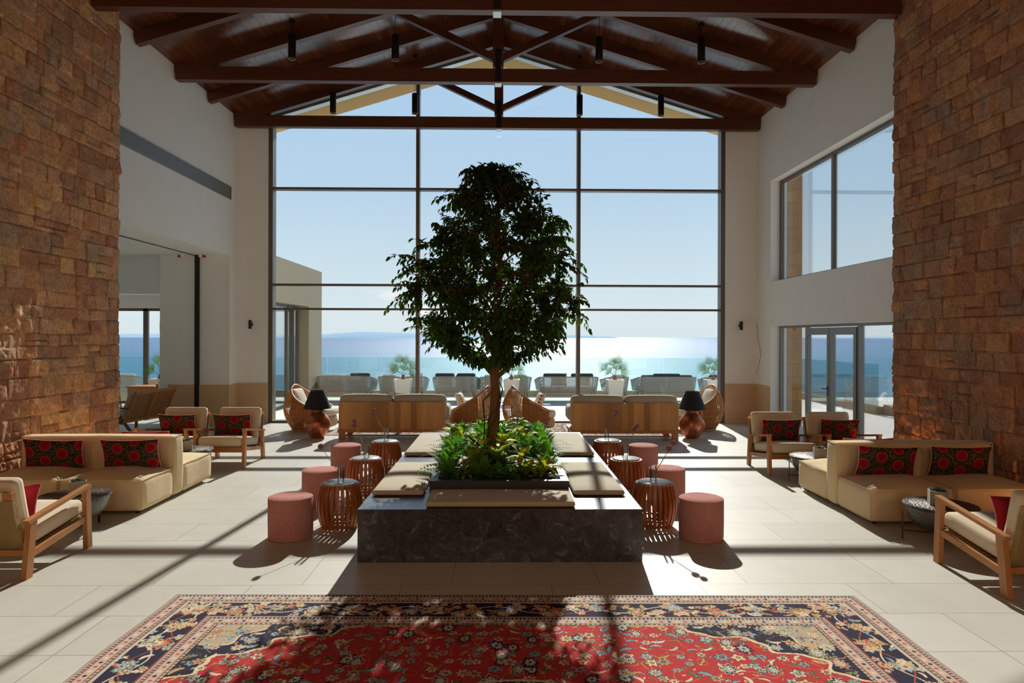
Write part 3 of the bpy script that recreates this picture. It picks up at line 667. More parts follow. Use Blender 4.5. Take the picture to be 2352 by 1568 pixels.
pn = ['leftmost', 'second from left', 'third from left', 'rightmost']
for i, x in enumerate((-3.74, -1.87, 1.845, 3.72)): pendant(x, 12.45, 7.02, 'black cylinder pendant lamp, %s of the nearer hanging row' % pn[i])
for i, x in enumerate((-3.70, -1.875, 1.815, 3.645)): pendant(x, 15.3, 6.97, 'small black cylinder pendant lamp, %s of the far row before the window' % pn[i])

# warm globe lamps added out of view behind the viewer as front fill
for i, (x, y) in enumerate(((-4, -2.2), (0, -2.2), (4, -2.2), (-4, -4.4), (0, -4.4), (4, -4.4))):
    t = thing('globe_fill_lamp', 'added warm globe fill lamp behind the viewer, %s of its %s row' % (['left one', 'middle one', 'right one'][i % 3], ['front', 'rear'][i//3]), 'pendant lamp', (x, y, 3.4), 0, 'added globe fill lamps behind the viewer')
    MB().tube([(0, 0, .26), (0, 0, roofz(x)-3.42)], .008, 6).build('cord', M['black'], t); MB().lathe([(.06, .24), (.08, .2), (.02, .28)], 16).build('cap', M['black'], t)
    l = bpy.data.lights.new('fill_bulb', 'POINT'); l.energy = FILL_LAMP; l.color = (1.0, .76, .50); l.shadow_soft_size = .22
    lo = bpy.data.objects.new('fill_bulb', l); COL.objects.link(lo); lo.parent = t

# ================================================================== CENTRE: marble bench, planter, cushions
def crown(p, h, k=.03, wob=.0, ph=0):
    x, y, z = p; a = 1-min(1, abs(x/h[0]))**2.5; b = 1-min(1, abs(y/h[1]))**2.5
    z += (k if z > 0 else -k*.3)*a*b + wob*sin(x*9+ph)*cos(y*8+ph)*a*b
    return (x, y, z)
bt = thing('marble_bench', 'large rectangular dark veined marble bench in the middle of the lobby', 'bench', (0, 0, 0))
mb = MB(); mb.box(-1.19, 1.335, 6.05, 10.94, 0, .47); mb.build('slab', M['marble'], bt, smooth=0)
pb = thing('planter_box', 'low dark metal planter box set in the marble bench around the tree', 'planter', (.06, 8.5, .471))
PX0, PX1, PY0, PY1 = -.68, .68, -1.85, 1.85
mb = MB(); t_ = .075
mb.box(PX0, PX1, PY0, PY0+t_, 0, .125); mb.box(PX0, PX1, PY1-t_, PY1, 0, .125); mb.box(PX0, PX0+t_, PY0+t_, PY1-t_, 0, .125); mb.box(PX1-t_, PX1, PY0+t_, PY1-t_, 0, .125)
mb.build('rim', M['planter_box'], pb, smooth=0)
nx, ny = 40, 100; X, Y = np.meshgrid(np.linspace(PX0+t_+.001, PX1-t_-.001, nx), np.linspace(PY0+t_+.001, PY1-t_-.001, ny))
Z = .075+fbm(X*14, Y*14, 3, 4)*.05
so = grid_mesh('soil', np.stack([X, Y, Z], -1), np.ones(X.shape+(3,)), M['soil'], pb); 
def seat_pad(x0, x1, y0, y1, label, ph=0):
    mb = MB(); mb.rbox(x1-x0, y1-y0, .05, .024, T(0, 0, .028), lambda p, h: crown(p, h, .014, .003, ph), 9)
    o = mb.build('seat_pad', M['bench_fab'], loc=((x0+x1)/2, (y0+y1)/2, .471)); tag(o, label, 'seat cushion', 'flat beige pads on the marble bench')
    e = MB(); hx, hy = (x1-x0)/2-.004, (y1-y0)/2-.004
    pts = [(-hx, -hy, .028), (hx, -hy, .028), (hx, hy, .028), (-hx, hy, .028)]
    q = [];
    for i in range(4):
        a, b = Vector(pts[i]), Vector(pts[(i+1) % 4])
        for k in range(6): q.append(a.lerp(b, k/6))
    e.tube(q, .005, 6, closed=True); e.build('piping', M['bench_fab'], o)
seat_pad(-.60, .745, 6.10, 6.62, 'long flat beige seat pad on the front edge of the marble bench', 1)
seat_pad(-1.16, -.665, 6.55, 8.05, 'flat beige seat pad on the left side of the marble bench, nearer one', 2)
seat_pad(-1.16, -.665, 8.72, 10.45, 'flat beige seat pad on the left side of the marble bench, farther one', 3)
seat_pad(.775, 1.27, 6.55, 8.05, 'flat beige seat pad on the right side of the marble bench, nearer one', 4)
seat_pad(.775, 1.27, 8.72, 10.5, 'flat beige seat pad on the right side of the marble bench, farther one', 5)

# ------------------------------------------------------------------ tree
def make_tree():
    rng = random.Random(5)
    t = thing('ficus_tree', 'tall leafy ficus tree growing from the planter in the middle of the lobby', 'tree', (0, 8.5, 0))
    trunk = [Vector(p) for p in ((-.02, 0, .5), (-.025, 0, .8), (-.01, .01, 1.1), (0, .0, 1.4), (.0, 0, 1.65), (.02, .02, 2.1), (.04, 0, 2.6), (.05, .02, 3.1), (.03, 0, 3.6), (.0, 0, 3.95))]
    rad = [.078, .064, .062, .06, .056, .046, .038, .028, .018, .008]
    mb = MB(); sm = []; rr = []
    for i in range(len(trunk)-1):
        for k in range(5):
            f = k/5; p = trunk[i].lerp(trunk[i+1], f); sm.append(p+Vector((sin(p.z*7)*.006, cos(p.z*5)*.006, 0))); rr.append((rad[i]*(1-f)+rad[i+1]*f)*(1+.06*sin(p.z*13)))
    mb.tube(sm, rr, 14); mb.build('trunk', M['bark'], t, smooth=180)
    prof = [(1.62, .12), (1.72, .40), (1.88, .78), (2.06, .97), (2.39, 1.0), (2.82, 1.03), (3.15, .97), (3.47, .76), (3.85, .50), (4.10, .34), (4.24, .06)]
    def env(z, a):
        for i in range(len(prof)-1):
            if prof[i][0] <= z <= prof[i+1][0]:
                f = (z-prof[i][0])/(prof[i+1][0]-prof[i][0]); r = prof[i][1]*(1-f)+prof[i+1][1]*f; break
        else: r = .05
        return r*(1+.13*sin(3*a+z*4)+.10*sin(5*a-z*7+1))
    limbs = []; lm = MB()
    for k in range(34):
        z0 = 1.45+2.1*(k/34)**1.25+rng.uniform(-.05, .05); a = k*2.4+rng.uniform(-.4, .4)
        z1 = min(4.05, z0+rng.uniform(.25, .75)); r1 = env(z1, a)*.8
        base = Vector((0, 0, z0)); tip = Vector((r1*cos(a), r1*sin(a), z1))
        pts = []; 
        for i in range(8):
            f = i/7; p = base.lerp(tip, f); p.z += .16*sin(f*pi)*(1 if k > 4 else .3); p += Vector((rng.uniform(-.02, .02), rng.uniform(-.02, .02), 0))*f; pts.append(p)
        r0 = .03*(1-k/50); lm.tube(pts, [r0*(1-.85*i/7) for i in range(8)], 7); limbs += pts[1:]
    lm.build('limbs', M['bark'], t, smooth=180)
    limbs += [p for p in sm if p.z > 1.7]
    tw = MB(); LV = []; LF = []
    def leaf(p, d, size):
        d = d.normalized(); side = d.cross(Vector((rng.uniform(-.6, .6), rng.uniform(-.6, .6), 1))).normalized(); up = side.cross(d)
        L = size; W = size*.23; o = len(LV); fold = up*(-.012)
        LV.extend([p, p+d*L*.3+side*W+fold*-1, p+d*L*.3-side*W+fold*-1, p+d*L*.68+side*W*.8, p+d*L*.68-side*W*.8, p+d*L-up*.012, p+d*L*.3, p+d*L*.68-up*.004])
        LF.extend([(o, o+6, o+1), (o, o+2, o+6), (o+6, o+7, o+3, o+1), (o+2, o+4, o+7, o+6), (o+7, o+5, o+3), (o+4, o+5, o+7)])
    for k in range(2150):
        z = rng.uniform(1.66, 4.18); a = rng.uniform(0, 2*pi); R = env(z, a)
        if rng.random() > (R/1.1)**.8+.12: continue
        R = R; fr = rng.uniform(.2, 1)**.5
        if rng.random() < .04: fr = 1.14
        tgt = Vector((R*fr*cos(a), R*fr*sin(a), z))
        st = min(limbs, key=lambda q: (q-tgt).length+max(0, q.z-tgt.z)*1.2+rng.random()*.08)
        L = (tgt-st).length
        if L < .12: st = tgt-(tgt-st).normalized()*.12 if L > 1e-3 else tgt-Vector((0, 0, .12)); L = .12
        n = max(4, int(L/.07)); pts = []
        for i in range(n+1):
            f = i/n; p = st.lerp(tgt, f); p.z += L*.15*sin(f*pi*.9)-.05*f*f; pts.append(p)
        tw.tube(pts, [.0055*(1-.7*i/n) for i in range(n+1)], 4)
        nl = int(max(9, min(17, L/.026))); seg = min(1, .42/L)
        for j in range(nl):
            f = 1-seg*(j/nl); x = f*n; i = min(n-1, int(x)); p = pts[i].lerp(pts[i+1], x-i); d0 = (pts[i+1]-pts[i]).normalized()
            az = rng.uniform(0, 2*pi); d = d0*.5+Vector((cos(az), sin(az), 0))*.8+Vector((0, 0, rng.uniform(-.9, .15)))
            if j == 0: d = d0+Vector((0, 0, -.4))
            leaf(p, d, rng.uniform(.062, .098))
    tw.build('twigs', M['bark'], t, smooth=180)
    mb = MB(); mb.v = [tuple(v) for v in LV]; mb.f = LF; mb.mi = [0]*len(LF); mb.build('foliage', M['leaf'], t, smooth=180)
    v = MB()
    for ph, turns, r_ in ((0, 1.6, .075), (2.2, 1.1, .085), (4.1, .8, .07)):
        pts = []
        for i in range(40):
            f = i/39; z = .5+f*1.25; a = ph+turns*2*pi*f; bul = 1+.9*max(0, sin(f*17+ph))*(.6 if ph else .9)
            pts.append((-.015+(r_*bul)*cos(a), (r_*bul)*sin(a), z))
        v.tube(pts, .0075, 6)
    v.tube([(-.01, 0, .5), (-.14, -.05, .62), (-.13, -.03, .95), (-.15, 0, 1.2), (-.06, -.04, 1.3)], .009, 6)
    v.build('climbing_vine', M['vine'], t, smooth=180)
make_tree()

# ------------------------------------------------------------------ planting
def fern_mesh(seed, n=20, L=.36):
    rng = random.Random(seed); mb = MB()
    for k in range(n):
        a = k*2.4+rng.uniform(-.3, .3); el = rng.uniform(.55, 1.35); l = L*rng.uniform(.75, 1.1); pts = []; N = 13
        for i in range(N+1):
            f = i/N; r = l*f*cos(el)*(1+.25*f); z = l*f*sin(el)-l*.55*f*f*(1.3-el*.5); pts.append(Vector((r*cos(a), r*sin(a), z)))
        side = Vector((-sin(a), cos(a), 0))
        for i in range(2, N):
            w = .052*sin(pi*min(1, (i+1)/N)**.8)+.008; p = pts[i]; d = (pts[min(N, i+1)]-pts[i-1]).normalized()
            for s in (-1, 1):
                q = p+side*s*w+d*w*.35-Vector((0, 0, w*.25)); e = d*.010
                mb.add([p-e, p+e, q+e*.35, q-e*.3], [(0, 1, 2, 3)])
        mb.add([pts[0]-side*.003, pts[0]+side*.003, pts[6]+side*.003, pts[6]-side*.003], [(0, 1, 2, 3)]); mb.add([pts[6]-side*.003, pts[6]+side*.003, pts[N]+side*.001, pts[N]-side*.001], [(0, 1, 2, 3)])
    return mb
def broad_mesh(seed, n=18, L=.24, W=.038, upright=.9, stemh=.12):
    rng = random.Random(seed); mb = MB()
    for k in range(n):
        a = k*2.4+rng.uniform(-.3, .3); el = rng.uniform(.15, 1.2)*upright; l = L*rng.uniform(.75, 1.1); z0 = rng.uniform(.2, 1)*stemh; w = W*rng.uniform(.8, 1.15); N = 6; V = []; F = []
        side = Vector((-sin(a), cos(a), 0))
        for i in range(N+1):
            f = i/N; r = .01+l*f*cos(el); z = z0+l*f*sin(el)-l*.38*f*f; ww = w*sin(pi*min(.97, .08+f*.9))**.75
            c = Vector((r*cos(a), r*sin(a), z)); V += [c-side*ww+Vector((0, 0, ww*.35)), c, c+side*ww+Vector((0, 0, ww*.35))]
        for i in range(N): F += [(i*3, i*3+1, i*3+4, i*3+3), (i*3+1, i*3+2, i*3+5, i*3+4)]
        mb.add(V, F)
    mb.tube([(0, 0, 0), (0, 0, stemh)], .008, 5)
    return mb
protos = {'fern': [fern_mesh(1), fern_mesh(2, 24, .31), fern_mesh(3, 18, .40)], 'croton': [broad_mesh(4), broad_mesh(5, 20, .2, .034, 1.05, .16), broad_mesh(9, 16, .26, .042, 1.0, .12)], 'leafy_plant': [broad_mesh(6, 34, .13, .034, .8, .17), broad_mesh(7, 30, .15, .03, 1.1, .14)]}
def plant(kind, x, y, v, s, rz, label, group):
    key = (kind, v)
    if key not in KIDS:
        o = protos[kind][v].build(kind, M[{'fern': 'fern', 'croton': 'croton', 'leafy_plant': 'philo'}[kind]], smooth=180); KIDS[key] = o
    else:
        o = KIDS[key].copy(); COL.objects.link(o)
    o.location = (x, y, .555); o.rotation_euler = (0, 0, rz); o.scale = (s, s, s); tag(o, label, {'fern': 'fern', 'croton': 'croton', 'leafy_plant': 'plant'}[kind], group)
rng = random.Random(42)
KN = {'fern': 'feathery green fern', 'croton': 'yellow-green croton with broad mottled leaves', 'leafy_plant': 'low mound of small glossy green leaves'}
def zone(x, y):
    r = 'front' if y < 7.5 else ('middle' if y < 9.2 else 'rear'); c = 'left' if x < -.15 else ('right' if x > .27 else 'centre')
    return r, c
front = [('fern', -.46, 6.98, 0, 1.0), ('fern', -.12, 6.95, 2, .95), ('fern', .10, 6.92, 1, .9), ('croton', .33, 6.98, 2, 1.05), ('croton', .52, 7.02, 0, .95), ('fern', .55, 7.32, 2, .9), ('croton', .30, 7.25, 1, 1.1), ('fern', -.5, 7.35, 2, 1.0), ('croton', -.22, 7.3, 0, 1.15), ('leafy_plant', .05, 7.3, 0, 1.0), ('croton', -.28, 6.95, 1, .8), ('leafy_plant', .2, 6.9, 1, .7)]
items = list(front)
y = 7.62; row = 0
while y < 10.2:
    for i in range(5):
        x = -.5+i*.28+rng.uniform(-.06, .06)+(row % 2)*.05
        if abs(x) < .13 and abs(y-8.5) < .2: continue
        k = rng.choices(['fern', 'croton', 'leafy_plant'], [.45, .28, .27])[0]
        if i in (0, 4): k = rng.choices(['fern', 'croton'], [.75, .25])[0]
        items.append((k, min(.58, x), y+rng.uniform(-.07, .07), rng.randrange(len(protos[k])), rng.uniform(1.0, 1.32)))
    y += .29; row += 1
ORD = ['first', 'second', 'third', 'fourth', 'fifth', 'sixth', 'seventh', 'eighth', 'ninth', 'tenth', 'eleventh', 'twelfth']
rows = {}
for it in items: rows.setdefault(0 if it[2] < 7.1 else (1 if it[2] < 7.5 else 2+int(round((it[2]-7.62)/.29))), []).append(it)
KS = {'fern': 'feathery green fern', 'croton': 'mottled yellow-green croton', 'leafy_plant': 'low small-leaved green plant'}
for ri in sorted(rows):
    for ci, (k, x, y, v, s) in enumerate(sorted(rows[ri], key=lambda q: q[1])):
        plant(k, x, y, v, s, rng.uniform(0, 6.28), '%s, %s from the left in the %s row of planting' % (KS[k], ORD[ci], ORD[ri]), '%ss in the planter under the tree' % k.replace('_', ' '))

# ------------------------------------------------------------------ poufs, slatted tables, vases
def make_pouf(x, y, label):
    mb = MB(); mb.lathe([(.20, .0), (.212, .006), (.216, .03), (.218, .2), (.217, .385), (.208, .404), (.19, .412), (.1, .414), (.01, .414)], 48)
    t = thing('pouf', label, 'pouf', (x, y, 0), 0, 'pink cylinder poufs'); mb.build('upholstery', M['pouf'], t)
    e = MB(); V = [(.2125*cos(a*2*pi/48), .2125*sin(a*2*pi/48), .398) for a in range(48)]; e.tube(V, .005, 6, closed=True); e.build('top_seam', M['pouf'], t)
pl = [(-2.02, 6.84, 'left of the bench, nearest the viewer'), (-2.08, 8.2, 'left of the bench, in the middle'), (-2.20, 10.05, 'left of the bench, farthest away'), (2.07, 6.77, 'right of the bench, nearest the viewer'), (2.10, 8.3, 'right of the bench, in the middle'), (2.17, 10.04, 'right of the bench, farthest away')]
for x, y, s in pl: make_pouf(x, y, 'round pink ribbed pouf '+s)
def table_proto():
    t = thing('slatted_drum_table', 'x', 'side table', (0, 0, 0), 0, 'barrel-shaped slatted wooden tables')
    def prof(z): f = z/.455; return .148+.085*sin(pi*(.12+f*.70))**1.1+(.0)*f
    n = 26
    for k in range(n):
        a = 2*pi*k/n; mb = MB(); V = []; N = 12
        for i in range(N+1):
            z = .004+.452*i/N; r = prof(z)
            for dr, dt in ((-.008, -.0155), (.008, -.0155), (.008, .0155), (-.008, .0155)):
                V.append(((r+dr)*cos(a)-dt*sin(a), (r+dr)*sin(a)+dt*cos(a), z))
        F = [(0, 1, 2, 3), (N*4+3, N*4+2, N*4+1, N*4)]
        for i in range(N):
            for j in range(4): F.append((i*4+j, i*4+(j+1) % 4, (i+1)*4+(j+1) % 4, (i+1)*4+j))
        mb.add(V, F); mb.build('slat', M['drumwood'], t, smooth=0)
    def ring(r0, r1, z0, z1, name, mat):
        mb = MB(); V = []; F = []; m = 48
        for k in range(m):
            a = 2*pi*k/m
            for r, z in ((r0, z0), (r1, z0), (r1, z1), (r0, z1)): V.append((r*cos(a), r*sin(a), z))
        for k in range(m):
            for j in range(4): F.append((k*4+j, k*4+(j+1) % 4, ((k+1) % m)*4+(j+1) % 4, ((k+1) % m)*4+j))
        mb.add(V, F).build(name, mat, t, smooth=30)
    ring(prof(.03)-.03, prof(.03)-.008, .02, .045, 'hoop', M['drumwood']); ring(prof(.07)-.035, prof(.07)-.008, .075, .095, 'hoop', M['drumwood']); ring(.14, prof(.44)-.008, .42, .45, 'hoop', M['drumwood'])
    mb = MB(); mb.lathe([(.10, .452), (.170, .453), (.174, .458), (.174, .468), (.170, .471), (.01, .471)], 48); mb.build('top', M['tabletop'], t)
    return t
tp = table_proto(); tl = [(-1.617, 7.2, 'left of the bench, nearest the viewer'), (-1.634, 8.645, 'left of the bench, in the middle'), (-1.625, 10.05, 'left of the bench, farthest away'), (1.703, 7.22, 'right of the bench, nearest the viewer'), (1.657, 8.617, 'right of the bench, in the middle'), (1.662, 10.14, 'right of the bench, farthest away')]
for i, (x, y, s) in enumerate(tl):
    lb = 'barrel-shaped slatted wooden side table with round stone top, '+s
    if i == 0: tp.location = (x, y, 0); tp['label'] = lb
    else: dup(tp, (x, y, 0), i*.3, lb, tp['group'])
M['vglass'] = m_glass('vase_glass', (.93, .95, .95), .9)
hd = [[(-.21, .33)], [(-.155, .42), (-.15, .36)], [(-.18, .40), (-.185, .345)], [(.215, .365), (.165, .31)], [(.15, .36), (.115, .32)], [(.145, .38), (.125, .32)]]
for i, (x, y, s) in enumerate(tl):
    vx, vy = (x+.02, y-.04) if i < 3 else (x-.02, y-.04)
    v = thing('glass_vase', 'clear glass cylinder vase on the slatted table '+s, 'vase', (vx, vy, .4712), 0, 'glass vases on the slatted tables')
    MB().lathe([(.030, 0), (.0335, .003), (.034, .18), (.0315, .18), (.0305, .03), (.001, .028)], 24).build('glass_body', M['vglass'], v)
    st = thing('allium_stem', 'dried flower heads on a bent stem, '+s, 'flower', (vx, vy, .505), 0, 'dried flower stems in glass vases')
    for (dx, dz) in hd[i]:
        MB().tube([(.0, 0, 0), (dx*.12, 0, .08), (dx*.38, .0, dz*.45), (dx*.75, 0, dz*.8), (dx, 0, dz)], .0028, 6).build('stem', M['stem'], st)
        r = rng.uniform(.027, .032); n_ = MB()
        bmV = []
        for a in range(60):
            zz = 1-2*(a+.5)/60; rr = sqrt(1-zz*zz); th = a*2.39996; d = Vector((rr*cos(th), rr*sin(th), zz)); c = Vector((dx, 0, dz+.012))
            n_.beam(c, c+d*r, .0035, .0035, (0.3, .5, .8)); n_.rbox(.009, .009, .009, .003, T(*(c+d*r)), None, 3)
        n_.lathe([(.001, -.012), (.012, 0), (.001, .012)], 10, T(dx, 0, dz+.012)); n_.build('flower_head', M['allium'], st, smooth=0)

# ================================================================== LOUNGE GROUPS LEFT AND RIGHT
def pillow_mesh(w, h, t, seed=0):
    mb = MB(); n, m = 26, 18; UV = {}
    for s in (1, -1):
        V = []; o = len(mb.v)
        for j in range(m+1):
            for i in range(n+1):
                u = -1+2*i/n; v = -1+2*j/m
                x = w/2*u*(1-.07*(1-v*v)*abs(u)**3); z = h/2*v*(1-.10*(1-u*u)*abs(v)**3)
                th = t/2*max(0, (1-abs(u)**2.6)*(1-abs(v)**2.6))**.5*(1+.05*sin(u*5+seed)*cos(v*4))
                V.append((x, -s*th, z+h/2)); UV[o+j*(n+1)+i] = (.5+(u*w/2)+seed*.061, .5+(v*h/2)+seed*.037)
        F = []
        for j in range(m):
            for i in range(n):
                a = j*(n+1)+i; q = (a, a+1, a+n+2, a+n+1); F.append(q if s == 1 else q[::-1])
        mb.add(V, F, mat=0 if s == 1 else 1)
    mb.uv = UV
    return mb
def pillow(name, loc, w, h, t, tilt, rz, label, front, back, piping=None, seed=0, roll=0, group=None):
    th = thing(name, label, 'pillow', loc, 0, group); th.rotation_euler = Euler((-tilt, roll, rz), 'XYZ')
    pillow_mesh(w, h, t, seed).build('cover', [front, back], th, smooth=180)
    e = MB(); pts = []
    for k in range(48):
        q = k/48*4; s_ = int(q); f = q-s_; u, v = [(-1+2*f, -1), (1, -1+2*f), (1-2*f, 1), (-1, 1-2*f)][s_]
        pts.append((w/2*u*(1-.07*(1-v*v)*abs(u)**3), 0, h/2*v*(1-.10*(1-u*u)*abs(v)**3)+h/2))
    e.tube(pts, .0045, 6, closed=True); e.build('piping', piping or back, th)
    return th
M['piping_pink'] = m_plain('pink_piping', C(226, 150, 140), .8, .05, 30, 0)
def modular_sofa(name, label, x0, x1, xs, yf, yb0, yb1, yr):
    t = thing(name, label, 'sofa', ((x0+x1)/2, (yb0+yb1)/2, 0)); cx, cy = (x0+x1)/2, (yb0+yb1)/2
    def block(nm, a, b, c, d, z0, z1, cr, ph):
        mb = MB()
        def fn(p, h):
            x, y, z = p; k = 1+.014*cos(z/h[2]*1.5)+.007*sin(x*13+y*9+ph)
            q = crown((x*k, y*k, z), h, cr, .006, ph); 
            return q
        mb.rbox(b-a, d-c, z1-z0, .05, T((a+b)/2-cx, (c+d)/2-cy, (z0+z1)/2), fn, 12); o = mb.build(nm, M['sofa'], t)
        e = MB()
        hx, hy = (b-a)/2*1.0-.006, (d-c)/2-.006; zt = (z1-z0)/2-.006; pts = []
        crn = [(-hx, -hy), (hx, -hy), (hx, hy), (-hx, hy)]
        for i in range(4):
            p, q = crn[i], crn[(i+1) % 4]
            for k in range(10):
                f = k/10; X_ = p[0]+(q[0]-p[0])*f; Y_ = p[1]+(q[1]-p[1])*f; s = sin(f*pi)*.006; pts.append((X_*(1+s*.4)+(a+b)/2-cx, Y_*(1+s*.4)+(c+d)/2-cy, zt+(z0+z1)/2+s))
        e.tube(pts, .0055, 6, closed=True)
        for (X_, Y_) in crn: e.tube([(X_*.997+(a+b)/2-cx, Y_*.997+(c+d)/2-cy, z) for z in (z0+.03, (z0+z1)/2, z1-.01)], .0045, 5)
        e.build('seam_piping', M['sofa'], o)
        return o
    block('backrest', x0, x1, yb0, yb1, .035, .765, .008, 1)
    block('seat', x0, xs-.012, yf, yb0-.004, .035, .385, .075, 2); block('seat', xs+.012, x1, yf, yb0-.004, .035, .385, .075, 3)
    block('rear_seat', x0, xs-.012, yb1+.004, yr, .035, .385, .07, 4); block('rear_seat', xs+.012, x1, yb1+.004, yr, .035, .385, .045, 5)
    for x in (x0+.1, xs, x1-.1):
        for y in (yf+.1, yr-.1):
            MB().lathe([(.02, 0), (.025, .04)], 12, T(x-cx, y-cy, 0)).build('foot', M['black'], t)
modular_sofa('modular_sofa', 'cream modular sofa with seats on both sides of its backrest, along the left stone wall', -5.78, -3.93, -4.86, 7.68, 8.42, 8.66, 9.5)
modular_sofa('modular_sofa', 'cream modular sofa with seats on both sides of its backrest, along the right stone wall', 4.0, 5.86, 4.93, 7.2, 7.93, 8.17, 8.95)
PG = 'black and red embroidered lumbar pillows'
def suz(loc, tilt, rz, label, seed, w=.70, h=.36, roll=0):
    return pillow('lumbar_pillow', loc, w, h, .15, tilt, rz, label, M['suzani'], M['redvelvet'] if 'red' in label.split('pillow')[0] and 'circles' not in label else M['suzani'], M['piping_pink'], seed, roll, PG)
suz((-5.25, 8.24, .415), -.20, .03, 'black pillow with red circles on the left sofa, the one by the stone wall', 1, roll=.03)
suz((-4.33, 8.24, .415), -.20, -.03, 'black pillow with red circles on the left sofa, the one nearer its open end', 2, roll=-.02)
suz((4.46, 7.75, .415), -.20, .03, 'black pillow with red circles on the right sofa, the one nearer its open end', 5, roll=.03)
suz((5.31, 7.75, .415), -.20, -.02, 'shaded black pillow with red circles on the right sofa, by the stone wall', 7)
suz((-4.45, 8.80, .435), .18, pi, 'red backed pillow just peeping over the left sofa backrest from behind', 3, .62)
suz((4.55, 8.32, .42), .18, pi, 'red backed pillow just peeping over the right sofa backrest from behind', 4, .62)

# ------------------------------------------------------------------ lounge armchairs (face -Y)
def armchair_proto():
    t = thing('lounge_armchair', 'x', 'armchair', (0, 0, 0))
    W = .37
    for s in (-1, 1):
        X = s*W
        MB().beam((X, -.40, 0), (X, -.37, .575), .045, .072, (0, 1, 0)).build('leg', M['teak'], t, smooth=0)
        MB().beam((X, .43, 0), (X, .37, .47), .045, .078, (0, 1, 0)).build('leg', M['teak'], t, smooth=0)
        a = MB(); a.beam((X, -.41, .585), (X, .44, .462), .058, .03); a.build('armrest', M['teak_h'], t, smooth=0)
        MB().beam((X, -.37, .285), (X, .39, .185), .028, .055).build('side_rail', M['teak_h'], t, smooth=0)
    MB().beam((-W, -.36, .265), (W, -.36, .265), .03, .07).build('front_rail', M['teak_h'], t, smooth=0)
    MB().beam((-W, .385, .2), (W, .385, .2), .03, .05).build('rear_rail', M['teak_h'], t, smooth=0)
    # woven sling: curved shell under seat and up the back
    pr = [(-.36, .325), (-.2, .298), (0, .262), (.2, .232), (.31, .235), (.38, .28), (.425, .37), (.465, .5), (.51, .68)]
    mb = MB(); V = []; F = []; N = len(pr)
    for (y, z) in pr:
        for x in (-.34, .34):
            V += [(x, y, z), (x, y+(.015 if z < .3 else .05), z-(.045 if z < .3 else .012))]
    for i in range(N-1):
        a = i*4; b = a+4; F += [(a, a+2, b+2, b), (a+1, b+1, b+3, a+3), (a, b, b+1, a+1), (a+2, a+3, b+3, b+2)]
    F += [(0, 1, 3, 2), ((N-1)*4, (N-1)*4+2, (N-1)*4+3, (N-1)*4+1)]
    mb.add(V, F).build('woven_sling', M['weave'], t, smooth=60)
    MB().beam((-.345, .55, .705), (.345, .55, .705), .04, .06).build('top_rail', M['teak_h'], t, smooth=0)
    mb = MB(); mb.box(-.27, .27, .525, .575, .67, .74); mb.build('headrest_strap', M['chair_fab'], t, smooth=0)
    c = MB(); c.rbox(.675, .73, .14, .045, T(0, -.035, .352) @ RX(-.125), lambda p, h: crown(p, h, .018, .003, 1), 9); c.build('seat_cushion', M['chair_fab'], t)
    c = MB(); c.rbox(.665, .13, .50, .045, T(0, .405, .585) @ RX(-.24), lambda p, h: (p[0], p[1]*(1+.18*(1-(p[0]/h[0])**2)*(1-(p[2]/h[2])**2)), p[2]), 9); c.build('back_cushion', M['chair_fab'], t)
    return t
ac = armchair_proto()
chairs = [((-4.19, 10.80), 0, 'wood framed armchair behind the left sofa, the one nearer the centre'), ((-5.07, 10.80), 0, 'wood framed armchair behind the left sofa, the one nearer the dining room'),
          ((4.33, 10.22), 0, 'wood framed armchair behind the right sofa, the one nearer the centre'), ((5.2, 10.22), 0, 'wood framed armchair behind the right sofa, the one nearer the garden doors'),
          ((-4.19, 6.10), pi, 'wood framed woven-back armchair at the bottom left, seen from behind'), ((4.34, 5.62), pi, 'wood framed woven-back armchair at the bottom right, seen from behind')]
for i, ((x, y), rz, lb) in enumerate(chairs):
    if i == 0: ac.location = (x, y, 0); ac['label'] = lb; ac['group'] = 'wood framed lounge armchairs'
    else: dup(ac, (x, y, 0), rz, lb, 'wood framed lounge armchairs')
suz((-4.23, 11.05, .40), -.26, .04, 'black pillow with red circles on the armchair behind the left sofa, nearer the centre', 9, .60, .36)
suz((-5.10, 11.05, .40), -.26, -.03, 'black pillow with red circles on the armchair behind the left sofa, nearer the dining room', 6, .60, .36)
suz((4.36, 10.46, .40), -.26, .05, 'black pillow with red circles on the armchair behind the right sofa, nearer the centre', 8, .62, .36)
suz((5.27, 10.46, .40), -.26, -.04, 'black pillow with red circles on the armchair behind the right sofa, nearer the garden doors', 10, .60, .36)
suz((-4.16, 5.84, .40), -.26, pi, 'red backed pillow on the armchair at the bottom left', 3, .58, .34)
suz((4.31, 5.36, .40), -.26, pi, 'dark red pillow on the shaded armchair at the bottom right', 3, .58, .34)

# ------------------------------------------------------------------ hammered metal side tables with succulents
def metal_table_proto():
    t = thing('drum_side_table', 'x', 'side table', (0, 0, 0))
    mb = MB(); mb.lathe([(.02, .10), (.14, .105), (.22, .15), (.28, .23), (.305, .31), (.31, .345), (.30, .352)], 48); mb.build('bowl', M['hammered'], t)
    mb = MB(); mb.lathe([(.30, .352), (.325, .354), (.33, .362), (.325, .372), (.30, .374), (.26, .37), (.25, .374), (.2, .37), (.19, .374), (.13, .37), (.12, .374), (.06, .37), (.01, .372)], 56); mb.build('lid', M['hammered'], t)
    for k in range(3):
        a = k*2*pi/3+.5; c, s = cos(a), sin(a)
        MB().beam((.325*c, .325*s, 0), (.325*c, .325*s, .275), .022, .012, (c, s, 0)).build('leg', M['black'], t, smooth=0)
        MB().beam((.325*c, .325*s, .085), (0, 0, .085), .02, .012).build('cross_bar', M['black'], t, smooth=0)
    return t
mt = metal_table_proto(); mt['group'] = 'round hammered metal side tables'
